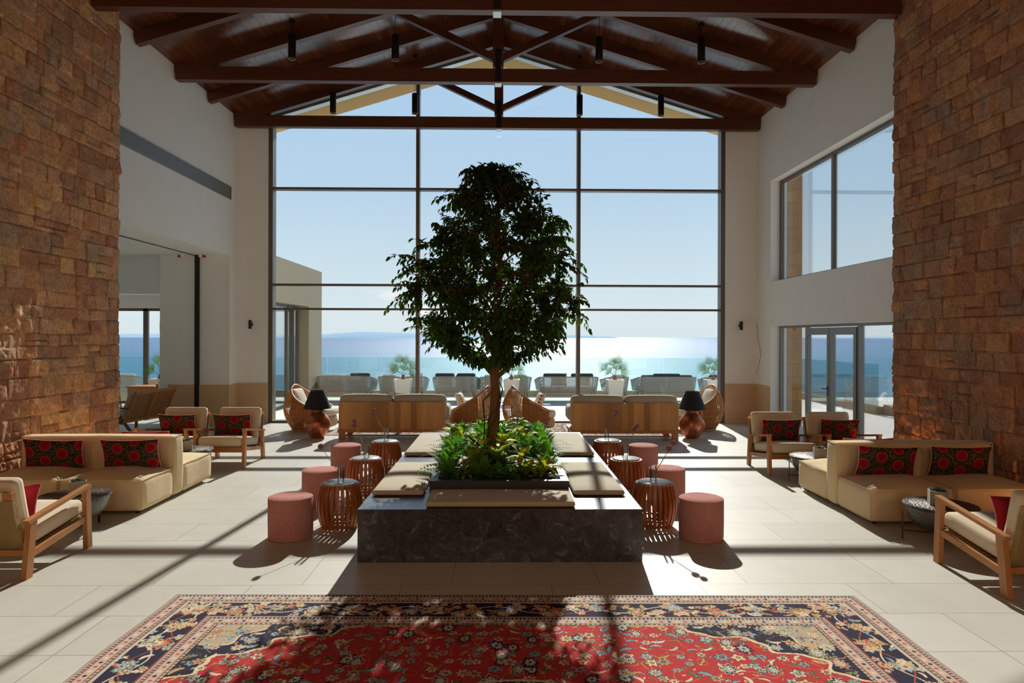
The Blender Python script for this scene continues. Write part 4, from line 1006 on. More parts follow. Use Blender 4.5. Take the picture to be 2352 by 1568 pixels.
ts = [((-4.29, 7.07), .9, 'round hammered dark metal side table in front of the left sofa'), ((4.38, 6.62), 0.15, 'round hammered dark metal side table in front of the right sofa'), ((-4.42, 9.9), .9, 'round hammered dark metal side table behind the left sofa'), ((4.39, 9.33), .15, 'round hammered dark metal side table behind the right sofa')]
for i, ((x, y), rz, lb) in enumerate(ts):
    if i == 0: mt.location = (x, y, 0); mt.rotation_euler = (0, 0, rz); mt['label'] = lb
    else: dup(mt, (x, y, 0), rz, lb, mt['group'])
def succulent(x, y, rz, label):
    t = thing('succulent_pot', label, 'potted plant', (x, y, .3745), rz, 'succulents in concrete cube pots')
    mb = MB(); a = .075
    mb.box(-a, a, -a, a, 0, .115); 
    for (p, q, r_, s_) in ((-a, a, -a, -a+.01), (-a, a, a-.01, a), (-a, -a+.01, -a, a), (a-.01, a, -a, a)): mb.box(p, q, r_, s_, .115, .135)
    mb.build('cube_pot', M['concrete'], t, smooth=0)
    MB().box(-a+.01, a-.01, -a+.01, a-.01, .115, .126).build('soil', M['soil'], t, smooth=0)
    rs = random.Random(int(x*100)); p = MB()
    for k in range(34):
        aa = k*2.4; f = k/34; l = .075*(1-f*.5); el = .15+f*1.2; c, s = cos(aa), sin(aa); side = Vector((-s, c, 0)); d = Vector((c*cos(el), s*cos(el), sin(el))); b = Vector((0, 0, .13)); w_ = .014
        p.add([b, b+d*l*.6+side*w_, b+d*l*.6-side*w_, b+d*l, b+d*l*.55+Vector((0, 0, .008))], [(0, 4, 1), (0, 2, 4), (4, 3, 1), (2, 3, 4)])
    p.build('rosette', M['succ'], t, smooth=0)
succulent(-4.27, 7.08, .5, 'succulent in a grey cube pot on the table in front of the left sofa')
succulent(-4.40, 9.78, .4, 'succulent in a grey cube pot on the table behind the left sofa')
succulent(4.37, 9.14, -.3, 'succulent in a grey cube pot on the table behind the right sofa')
succulent(4.35, 6.62, -.4, 'succulent in a grey cube pot on the shaded table in front of the right sofa')

# ================================================================== WINDOW LOUNGE
def wood_sofa(cx, y, label, group, side=1):
    t = thing('wood_backed_sofa', label, 'sofa', (cx, y, 0), 0, group); W = 1.03
    MB().box(-W, W, 0, .035, .20, .725).build('back_panel', M['sofawood'], t, smooth=0)
    MB().box(-W-.02, W+.02, -.012, .86, .14, .20).build('base_frame', M['teak_h'], t, smooth=0)
    for s in (-1, 1):
        MB().box(*sorted((s*W, s*(W-.12))), .0, .07, 0, .14).build('leg', M['teak'], t, smooth=0); MB().box(*sorted((s*W, s*(W-.12))), .74, .81, 0, .14).build('leg', M['teak'], t, smooth=0)
        c = MB(); c.rbox(.98, .78, .17, .06, T(s*.5, .46, .30), lambda p, h: crown(p, h, .02), 8); c.build('seat_cushion', M['grey_fab'], t)
        def fn(p, h): 
            a = 1-min(1, abs(p[0]/h[0]))**2.5
            return (p[0], p[1]*(1+.2*a), p[2]+(.02*a if p[2] > 0 else 0))
        c = MB(); c.rbox(1.04, .2, .46, .085, T(s*.522, .155, .625) @ RX(-.1), fn, 9); c.build('back_cushion', M['grey_fab'], t)
        c = MB(); c.rbox(.17, .62, .3, .075, T(s*1.0, .5, .50), None, 8); c.build('arm_cushion', M['grey_fab'], t)
wood_sofa(-2.04, 13.25, 'plank-backed wooden sofa left of the tree, turned towards the sea', 'plank-backed sofas')
wood_sofa(2.46, 13.1, 'plank-backed wooden sofa right of the tree, turned towards the sea', 'plank-backed sofas')
for x, y, rz, s in ((-2.62, 13.52, pi+.05, 'the left half of the left plank-backed sofa'), (-1.78, 13.52, pi-.04, 'the right half of the left plank-backed sofa'), (2.3, 13.36, pi, 'the right plank-backed sofa')):
    pillow('scatter_pillow', (x, y+.02, .42), .5, .46 if x < 0 else .42, .12, -.12, rz, 'cream pillow showing over '+s, M['white_fab'], M['white_fab'], M['white_fab'], 1)
def copper_lamp(x, y, rz, label):
    t = thing('copper_lamp', label, 'lamp', (x, y, 0), rz, 'copper jug lamps with black shades')
    mb = MB(); mb.lathe([(.10, 0), (.135, .01), (.19, .09), (.24, .19), (.262, .275), (.255, .32), (.21, .40), (.155, .465), (.122, .505), (.118, .535), (.135, .545), (.132, .552), (.05, .55)], 48); mb.build('jug_base', M['copper'], t)
    h = MB(); h.tube([(.12, 0, .53), (.19, 0, .535), (.225, 0, .49), (.225, 0, .43), (.195, 0, .41)], .012, 8); h.build('handle', M['copper'], t)
    MB().tube([(0, 0, .54), (0, 0, .78)], .008, 8).build('stem', M['steel'], t)
    s = MB(); V = []; F = []; n = 56
    for r, z in ((.272, .575), (.132, .925), (.128, .925), (.268, .575)):
        for k in range(n): a = 2*pi*k/n; V.append((r*cos(a), r*sin(a), z))
    for i in range(4):
        for k in range(n): k2 = (k+1) % n; j = (i+1) % 4; F.append((i*n+k, i*n+k2, j*n+k2, j*n+k))
    s.add(V, F); s.build('lamp_shade', M['black_shade'], t)
    r_ = MB()
    for k in range(3): a = k*2*pi/3; r_.tube([(0, 0, .78), (.13*cos(a), .13*sin(a), .9)], .003, 5)
    r_.build('shade_spider', M['steel'], t)
copper_lamp(-3.56, 13.55, 2.6, 'copper jug lamp with black shade at the left end of the left plank-backed sofa')
copper_lamp(3.86, 13.5, .2, 'copper jug lamp with black shade at the right end of the right plank-backed sofa')

def egg_chair_proto():
    t = thing('rattan_egg_chair', 'x', 'armchair', (0, 0, 0))      # opens towards -Y
    def R(z): return .27+.27*sin(pi*min(1, (z+.08)/1.12))**.9
    def top(a):   # a measured from the back (+Y)
        c = (1+cos(a))/2; return .40+.56*c**1.25
    def P(a, z): 
        r = R(z); return Vector((r*sin(a)*.96, r*cos(a)-.02+.05*(z if cos(a) > 0 else 0)*0, z))
    A = 2.55; n = 52
    for k in range(n+1):
        a = -A+2*A*k/n; zt = top(a); mb = MB(); bb = abs(a) > 1.95
        m = 9; pts = [P(a, .03+(zt-.03)*i/m) for i in range(m+1)]
        if .25 < abs(a) < .95 and k % 2: pts = pts[:4]+[] if 0 else pts
        mb.tube(pts, .0085, 5); mb.build('cane', M['rattan'], t, smooth=180)
    mb = MB(); pts = [P(-A+2*A*k/60, top(-A+2*A*k/60)) for k in range(61)]; mb.tube(pts, .017, 8); mb.build('rim', M['rattan'], t, smooth=180)
    mb = MB(); 
    for zz, rr in ((.03, .02), (.10, .009), (.22, .008)): mb.tube([P(2*pi*k/40, zz) for k in range(40)], rr, 6, closed=True)
    mb.build('base_ring', M['rattan'], t, smooth=180)
    for zz in (.34, .46, .60, .74):
        mb = MB(); ks = [a_ for a_ in [(-A+2*A*k/60) for k in range(61)] if top(a_) > zz+.03]
        mb.tube([P(a_, zz)*1.0+Vector((0, 0, 0)) for a_ in ks], .0075, 5); mb.build('hoop', M['rattan'], t, smooth=180)
    # dense woven side bands
    for s in (-1, 1):
        mb = MB(); V = []; F = []; N = 14
        for i in range(N+1):
            a = s*(1.05+1.4*i/N); 
            for z in (.05, top(a)*.5, top(a)-.02): p = P(a, z); V.append(p*.985 if 0 else (p.x*.985, p.y*.985, p.z)); V.append((p.x*.97, p.y*.97, p.z))
        for i in range(N):
            for j in range(2):
                a0 = i*6+j*2; b0 = a0+6; F += [(a0, b0, b0+2, a0+2), (a0+1, a0+3, b0+3, b0+1)]
        mb.add(V, F); mb.build('woven_band', M['weave_rattan'], t, smooth=60)
    mb = MB(); mb.lathe([(.01, .10), (.33, .10), (.39, .2), (.41, .30), (.40, .31), (.01, .31)], 36, T(0, -.03, 0)); mb.build('seat_base', M['seatbase'], t)
    mb = MB(); mb.rbox(.80, .86, .17, .075, T(0, -.14, .39), lambda p, h: (lambda k: (p[0]*k, p[1]*k, p[2]+.02*(1-(p[0]/h[0])**2)*(1-(p[1]/h[1])**2)))(1-.10*(abs(p[0]/h[0]*p[1]/h[1]))**1.5), 9); mb.build('seat_cushion', M['white_fab'], t)
    mb = MB(); mb.rbox(.56, .28, .26, .1, T(0, -.42, .2), None, 7); mb.build('front_apron', M['seatbase'], t)
    mb = MB(); mb.rbox(.52, .15, .46, .07, T(0, .24, .66) @ RX(-.42), lambda p, h: (p[0], p[1]*(1+.3*(1-(p[0]/h[0])**2)*(1-(p[2]/h[2])**2)), p[2]), 8); mb.build('back_cushion', M['white_fab'], t)
    return t
M['weave_rattan'] = m_wood('woven_rattan', C(190, 124, 70), 2, .5, 3.0, .3)
M['seatbase'] = m_fabric('sand_fabric', C(206, 180, 148), .05, 240)
eg = egg_chair_proto(); eg['group'] = 'rattan egg armchairs'
es = [((-4.02, 14.62), pi/2-.15, 'rattan egg armchair at the far left beside the copper lamp and glazing'), ((-.52, 14.45), -pi/2-.25, 'rattan egg armchair just left of the tree trunk, facing left'), ((.62, 14.45), pi/2+.25, 'rattan egg armchair just right of the tree trunk, facing right'), ((4.36, 14.75), -pi/2+.15, 'rattan egg armchair at the far right beside the copper lamp and glazing')]
for i, ((x, y), rz, lb) in enumerate(es):
    if i == 0: eg.location = (x, y, 0); eg.rotation_euler = (0, 0, rz); eg['label'] = lb
    else: dup(eg, (x, y, 0), rz, lb, eg['group'])
for (x, y), rz, s in (((-3.92, 14.55), pi/2-.3, 'far left'), ((-.72, 14.38), -pi/2-.2, 'left of the tree trunk'), ((.82, 14.38), pi/2+.2, 'right of the tree trunk'), ((4.2, 14.66), -pi/2+.3, 'far right')):
    pillow('scatter_pillow', (x, y, .485), .44, .36, .14, -.35, rz, 'white embroidered pillow in the rattan egg armchair, '+s, M['embroid'], M['embroid'], M['white_fab'], 2)

# ================================================================== TERRACE FURNITURE
def outdoor_sofa(x, y, w, rz, label, cat='outdoor sofa', pil='cush', skip=()):
    t = thing('outdoor_sofa' if cat == 'outdoor sofa' else 'outdoor_armchair', label, cat, (x, y, 0), rz, 'grey rope terrace seats')
    # back of shell towards -Y (viewer); opens to +Y (sea)
    h = w/2; D = .78; cr = .22; N = 8; path = []
    path.append((-h-.07, D))
    for i in range(N+1): a = pi/2*i/N; path.append((-h+cr-cr*cos(a), cr-cr*sin(a)))
    for i in range(N+1): a = pi/2*i/N; path.append((h-cr+cr*sin(a), cr-cr*cos(a)))
    path.append((h+.07, D)); V = []; F = []
    n = len(path)
    for i, (px, py) in enumerate(path):
        f = min(1, py/D); zt = .76-.14*f; zb = .30
        fl = .045
        sx_ = 1 if abs(px) < 1e-6 else px/abs(px)
        nxm = (px-0)/h if abs(px) > h-cr*1.05 else 0
        V += [(px+nxm*fl*1.2, py-fl*(1-f), zt), (px, py+.0, zb), (px*.97+nxm*fl, py+.035-fl*(1-f), zt), (px*.97, py+.035, zb)]
    for i in range(n-1):
        a = i*4; b = a+4; F += [(a, a+1, b+1, b), (a+2, b+2, b+3, a+3), (a, b, b+2, a+2), (a+1, a+3, b+3, b+1)]
    F += [(0, 2, 3, 1), ((n-1)*4, (n-1)*4+1, (n-1)*4+3, (n-1)*4+2)]
    MB().add(V, F).build('rope_shell', M['outmesh'], t, smooth=50)
    pts = [((V[i*4][0]+V[i*4+2][0])/2, (V[i*4][1]+V[i*4+2][1])/2, V[i*4][2]) for i in range(n)]
    MB().tube(pts, .016, 6).build('top_tube', M['framegrey'], t)
    MB().box(-h+.05, h-.05, .05, D, .27, .31).build('seat_frame', M['framegrey'], t, smooth=0)
    c = MB(); c.rbox(w-.1, D-.08, .14, .05, T(0, D/2+.03, .38), None, 6); c.build('seat_cushion', M['outcush'], t)
    k = 2 if w > 1.1 else 1
    for i in range(k):
        if i in skip: continue
        c = MB(); ww = (w-.16)/k; c.rbox(ww-.02, .14, .40, .06, T(-(w-.16)/2+ww*(i+.5), .17, .62) @ RX(.12), None, 6); c.build('back_cushion', M['outcush'] if pil != 'dark' else M['dkcush'], t)
    for sx_ in (-1, 1):
        for py in (.08, D-.06): MB().tube([(sx_*(h-.12), py, .29), (sx_*(h-.05), py+(.04 if py > .3 else -.02), 0)], .013, 6).build('leg', M['black'], t)
    return t
def mk_open():
    t = NT('open_rope_weave'); oc = t.n('ShaderNodeTexCoord').outputs['Object']; sp = t.n('ShaderNodeSeparateXYZ', {0: oc})
    a = t.math('SINE', t.math('MULTIPLY', t.math('ADD', sp.outputs[0], sp.outputs[1]), 320)); b = t.math('SINE', t.math('MULTIPLY', sp.outputs[2], 320))
    gap = t.math('MULTIPLY', t.math('GREATER_THAN', a, .05), t.math('GREATER_THAN', b, -.35))
    d = t.n('ShaderNodeBsdfPrincipled', {'Base Color': (*C(166, 166, 156), 1), 'Roughness': .8}); tr = t.n('ShaderNodeBsdfTransparent', {0: (1, 1, 1, 1)})
    m_ = t.n('ShaderNodeMixShader', {0: gap, 1: d.outputs[0], 2: tr.outputs[0]}); t.t.links.new(m_.outputs[0], t.out.inputs[0]); return t.m
M['outmesh'] = mk_open()
M['outcush'] = m_fabric('grey_outdoor_fabric', C(196, 192, 180), .05, 200)
OY = 21.05
od = [(-4.78, 1.62, 0, 'grey rope terrace sofa at the far left, beside the side wing', 'outdoor sofa', 'l'), (-3.42, .6, -.1, 'grey rope terrace armchair left of the first palm pot', 'outdoor armchair', 'l'), (-2.56, .56, .1, 'grey rope terrace armchair right of the first palm pot', 'outdoor armchair', 'l'),
      (-1.35, 1.3, 0, 'grey rope terrace sofa with dark bolsters seen left of the tree trunk', 'outdoor sofa', 'dark'), (-.24, .58, .1, 'grey rope terrace armchair directly behind the tree trunk', 'outdoor armchair', 'l'), (.68, .6, .1, 'grey rope terrace armchair right of the palm pot behind the tree', 'outdoor armchair', 'l'),
      (2.15, 1.8, 0, 'grey rope terrace sofa with striped pillow between the tree and right mullion', 'outdoor sofa', 'dark'), (3.72, .6, .1, 'grey rope terrace armchair beside the third palm pot', 'outdoor armchair', 'l'), (5.22, 1.78, 0, 'grey rope terrace sofa with dark bolsters at the right of the big window', 'outdoor sofa', 'dark'), (6.78, .7, -.1, 'grey rope terrace armchair at the right edge of the big window', 'outdoor armchair', 'dark')]
for x, w_, rz, lb, cat, pl_ in od: outdoor_sofa(x, OY, w_, rz, lb, cat, pl_, {2.15: (0, 1), -1.35: (0,), -2.56: (0,)}.get(x, ()))
outdoor_sofa(-9.0, OY+.2, .8, .3, 'grey terrace armchair seen through the dining room window beside the palm', 'outdoor armchair', 'l')
outdoor_sofa(-11.6, OY+.1, .9, -.3, 'grey terrace armchair seen at the left edge of the dining room window', 'outdoor armchair', 'l')
outdoor_sofa(8.45, 21.3, .8, .5, 'grey rope terrace armchair seen through the fixed pane left of the doors', 'outdoor armchair', 'l')
def bolster(x, y, w_, label, rz=0):
    mb = MB(); mb.rbox(w_, .15, .13, .062, T(0, 0, 0), None, 7); o = mb.build('bolster', M['dkcush'], loc=(x, y, .80)); o.rotation_euler = (0, 0, rz); tag(o, label, 'pillow', 'dark bolsters on the terrace sofas')
bolster(-4.3, 21.20, .62, 'dark bolster lying on the back of the far left terrace sofa')
bolster(-1.68, 21.20, .6, 'dark bolster on the terrace sofa left of the tree trunk, left one'); bolster(-1.02, 21.20, .58, 'dark bolster on the terrace sofa left of the tree trunk, right one')
bolster(1.72, 21.20, .7, 'dark bolster on the terrace sofa by the right mullion, left one'); bolster(2.58, 21.20, .7, 'dark bolster on the terrace sofa by the right mullion, right one')
bolster(5.22, 21.20, .85, 'long dark bolster on the terrace sofa at the right of the big window')
pillow('scatter_pillow', (1.86, OY+.2, .46), .5, .4, .1, 0, 0, 'striped pillow on the terrace sofa by the right mullion', M['stripe'], M['stripe'], M['stripe'], 0)
pillow('scatter_pillow', (-1.68, OY+.2, .46), .46, .4, .1, 0, 0, 'striped pillow on the terrace sofa left of the tree trunk', M['stripe'], M['stripe'], M['stripe'], 1)
pillow('scatter_pillow', (-2.58, OY+.2, .46), .40, .4, .1, 0, .1, 'red dotted white pillow on the terrace armchair right of the first palm pot', M['embroid'], M['embroid'], M['embroid'], 1)
pillow('scatter_pillow', (2.65, OY+.2, .46), .42, .4, .1, 0, 0, 'red dotted white pillow on the terrace sofa just right of the mullion', M['embroid'], M['embroid'], M['embroid'], 3)
pillow('scatter_pillow', (-5.3, 21.25, .45), .42, .36, .14, .1, -.9, 'white and charcoal pillow leaning on the arm of the far left terrace sofa', M['white_fab'], M['dkcush'], M['dkcush'], 2)
def palm_pot(x, y, label, seed, h=.72):
    t = thing('palm_planter', label, 'potted plant', (x, y, 0), 0, 'fan palms in tall white planters'); rs = random.Random(seed)
    mb = MB(); V = []
    for s_, z in ((.165, 0), (.245, h), (.215, h), (.205, h-.05)):
        for a, b in ((-1, -1), (1, -1), (1, 1), (-1, 1)): V.append((a*s_, b*s_, z))
    F = [(3, 2, 1, 0), (12, 13, 14, 15)]
    for i in range(3):
        for k in range(4): F.append((i*4+k, i*4+(k+1) % 4, (i+1)*4+(k+1) % 4, (i+1)*4+k))
    mb.add(V, F); mb.build('tapered_pot', M['whitepot'], t, smooth=0)
    MB().lathe([(.05, h-.06), (.06, h+.02), (.045, h+.1), (.02, h+.13)], 12).build('stub_trunk', M['bark'], t)
    fo = MB(); stm = MB()
    dirs = [(-.42, .35), (-.16, .62), (.12, .58), (.38, .36), (.30, .12), (-.25, .2), (.05, .3)]
    for i, (dx, dz) in enumerate(dirs):
        dx *= rs.uniform(.8, 1.15); dz *= rs.uniform(.8, 1.1); dy = rs.uniform(-.15, .15); b = Vector((0, 0, h+.08)); e = b+Vector((dx*.55, dy, dz*.6)); stm.tube([b, b.lerp(e, .5)+Vector((0, 0, .03)), e], .006, 5)
        d = (e-b).normalized(); side = d.cross(Vector((0, 1, 0))).normalized()
        for k in range(13):
            a = -1.0+2.0*k/12; dd = (d*cos(a)+side*sin(a)).normalized(); l = .36*(1-.25*abs(a))*rs.uniform(.9, 1.1); w_ = side*cos(a)-d*sin(a); w_ = w_*.0095; tip = e+dd*l+Vector((0, 0, -.05*abs(a)))
            fo.add([e, e+dd*l*.5+w_, tip, e+dd*l*.5-w_], [(0, 1, 2, 3)])
    stm.build('petioles', M['palm'], t, smooth=180); fo.build('fan_leaves', M['palm'], t, smooth=0)
for i, (x, s) in enumerate(((-2.87, 'left of the first mullion'), (.37, 'just right of the tree trunk'), (3.49, 'right of the second mullion'), (6.46, 'at the right edge of the big window'), (-10.1, 'seen through the dining room window'))):
    palm_pot(x, 20.5, 'fan palm in a tall white terrace planter, '+s, i+3)

# ================================================================== DINING ROOM FURNITURE
t = thing('slatted_loveseat', 'wooden two seat lounge bench with slatted back near the left opening', 'sofa', (-7.62, 14.35, 0), -1.68)
# faces -Y local
for s in (-1, 1):
    X = s*.66
    MB().beam((X, -.36, 0), (X, -.34, .56), .035, .05, (0, 1, 0)).build('leg', M['floor_wood'], t, smooth=0); MB().beam((X, .50, 0), (X, .18, .40), .035, .05, (0, 1, 0)).build('leg', M['floor_wood'], t, smooth=0)
    MB().beam((X, -.38, .57), (X, .40, .55), .05, .03).build('armrest', M['floor_wood'], t, smooth=0); MB().beam((X, -.36, .30), (X, .3, .26), .03, .06).build('side_rail', M['floor_wood'], t, smooth=0)
for a, b in ((-.66, -.02), (.02, .66)):
    mb = MB(); mb.beam((a, .28, .25), (a, .54, .86), .04, .04, (0, 1, 0)); mb.beam((b, .28, .25), (b, .54, .86), .04, .04, (0, 1, 0)); mb.beam((a-.02, .54, .86), (b+.02, .54, .86), .04, .06); mb.beam((a, .30, .28), (b, .30, .28), .04, .05); mb.build('back_frame', M['teak'], t, smooth=0)
    for k in range(9):
        x = a+.06+(b-a-.12)*k/8; MB().beam((x, .30, .28), (x, .53, .84), .022, .014, (0, 1, 0)).build('slat', M['teak'], t, smooth=0)
    c = MB(); c.rbox(b-a, .68, .12, .04, T((a+b)/2, -.04, .36) @ RX(-.06)); c.build('seat_cushion', M['grey_fab'], t)
    c = MB(); c.rbox(b-a, .12, .52, .05, T((a+b)/2, .33, .62) @ RX(-.38)); c.build('back_cushion', M['grey_fab'], t)
def dining_chair(x, y, rz, label, cush=True, wood='floor_wood'):
    t = thing('dining_chair', label, 'chair', (x, y, 0), rz, 'curved back wooden dining chairs')
    for sx_ in (-1, 1):
        MB().tube([(sx_*.2, -.2, .66), (sx_*.22, -.22, .4), (sx_*.25, -.25, 0)], .016, 6).build('leg', M[wood], t); MB().tube([(sx_*.2, .2, .70), (sx_*.21, .2, .4), (sx_*.25, .28, 0)], .016, 6).build('leg', M[wood], t)
    c = MB(); c.rbox(.48, .46, .05, .022, T(0, 0, .45)); c.build('seat', M['dkcush'] if cush else M[wood], t)
    b = MB(); b.tube([(.27*sin(a), .27*cos(a)*.9-.02, .69+.05*cos(a)) for a in [(-2.1+4.2*k/16) for k in range(17)]], [.014+.03*max(0, cos((-2.1+4.2*k/16))) for k in range(17)], 8); b.build('backrest', M[wood], t)
dining_chair(-8.9, 15.6, .5, 'dark wooden dining chair with curved back beside the round table in the side room')
dining_chair(-9.9, 15.3, 2.2, 'dark wooden dining chair mostly hidden by the stone wall in the side room')
dining_chair(-10.2, 17.9, 1.2, 'brown dining chair at the far side of the side room near the window')
t = thing('round_cafe_table', 'small round pale-topped cafe table in the side room by the stone wall', 'table', (-9.9, 16.3, 0))
MB().lathe([(.01, .70), (.36, .70), (.37, .71), (.36, .725), (.01, .725)], 36).build('tabletop', M['tabletop'], t); MB().lathe([(.2, 0), (.2, .015), (.03, .04), (.025, .7)], 20).build('pedestal', M['black'], t)
t = thing('wooden_chest', 'long low light wooden chest standing in the side room', 'cabinet', (-9.35, 19.0, 0), -.1)
MB().box(-.75, .75, -.3, .3, .05, .58).build('body', M['teak_h'], t, smooth=0); MB().box(-.78, .78, -.33, .33, .58, .62).build('top', M['teak_h'], t, smooth=0); MB().box(-.7, .7, -.25, .25, 0, .05).build('plinth', M['black'], t, smooth=0)
t = dup(ac, (-8.3, 17.9, 0), .9, 'wood framed cushioned armchair in the far part of the side room')

# ================================================================== UPLIGHTS at the foot of the stone walls
for x, ya, yb, lb in ((5.83, 9.05, 9.95, 'slim warm floor uplight washing the foot of the right stone wall'), (-5.76, 9.6, 10.4, 'slim warm floor uplight washing the foot of the left stone wall'), (5.86, 6.0, 7.1, 'slim warm floor uplight at the foot of the right stone wall beside the front armchair')):
    t = thing('floor_uplight', lb, 'floor lamp', (x, (ya+yb)/2, 0), 0, 'slim floor uplights'); L_ = yb-ya
    m_ = MB(); m_.box(-.02, -.014, -L_/2, L_/2, 0, .035); m_.box(.014, .02, -L_/2, L_/2, 0, .035); m_.box(-.014, .014, -L_/2, L_/2, 0, .01); m_.build('housing', M['black'], t, smooth=0)
    l = bpy.data.lights.new('led_strip', 'AREA'); l.shape = 'RECTANGLE'; l.size = .02; l.size_y = L_-.02; l.energy = 2.5 if x < 0 else 7; l.color = (1, .45, .16)
    lo = bpy.data.objects.new('led_strip', l); COL.objects.link(lo); lo.parent = t; lo.location = (0, 0, .03); lo.rotation_euler = (pi, 0, 0)

# ================================================================== SEA AND ISLANDS
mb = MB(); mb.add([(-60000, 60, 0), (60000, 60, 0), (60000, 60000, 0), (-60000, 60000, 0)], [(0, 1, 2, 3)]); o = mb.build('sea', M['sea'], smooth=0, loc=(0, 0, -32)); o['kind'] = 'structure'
mb = MB(); mb.add([(-300, 23, 0), (300, 23, 0), (300, 70, -20), (-300, 70, -20)], [(0, 1, 2, 3)]); o = mb.build('ground_slope', m_plain('scrub_slope', C(120, 124, 90), .95, .2, .5), smooth=0, loc=(0, 0, -12)); o['kind'] = 'structure'
def ridge(name, u0, u1, Y0, hfun, label):
    x0 = (u0-1152)/1568*Y0; x1 = (u1-1152)/1568*Y0; nx, ny = 220, 14
    V = []
    for j in range(ny+1):
        g = j/ny
        for i in range(nx+1):
            f = i/nx; x = x0+(x1-x0)*f; h = hfun(f)*sin(pi*g)**.8*(1+.12*(fbm(np.array(x/300.), np.array(g*5.), 3, 3)-.5)); V.append((x, Y0+g*2500, -33+h))
    F = [(j*(nx+1)+i, j*(nx+1)+i+1, (j+1)*(nx+1)+i+1, (j+1)*(nx+1)+i) for j in range(ny) for i in range(nx)]
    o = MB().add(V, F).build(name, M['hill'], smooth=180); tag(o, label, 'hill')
def hf(f):
    n = float(fbm(np.array(f*9.), np.array(.5), 8, 4)); return 25+n*60+ (40 if .55 < f < .8 else 0)*sin(pi*(f-.55)/.25 if .55 < f < .8 else 0)
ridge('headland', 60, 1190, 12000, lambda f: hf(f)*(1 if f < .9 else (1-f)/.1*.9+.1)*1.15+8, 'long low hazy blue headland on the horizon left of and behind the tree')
ridge('island', 1150, 1443, 16500, lambda f: (100*(1-f)**.55+40*float(fbm(np.array(f*6.), np.array(3.5), 4, 3)))*(1 if f < .9 else (1-f)/.1), 'hazy island tapering to a point on the horizon right of the tree')

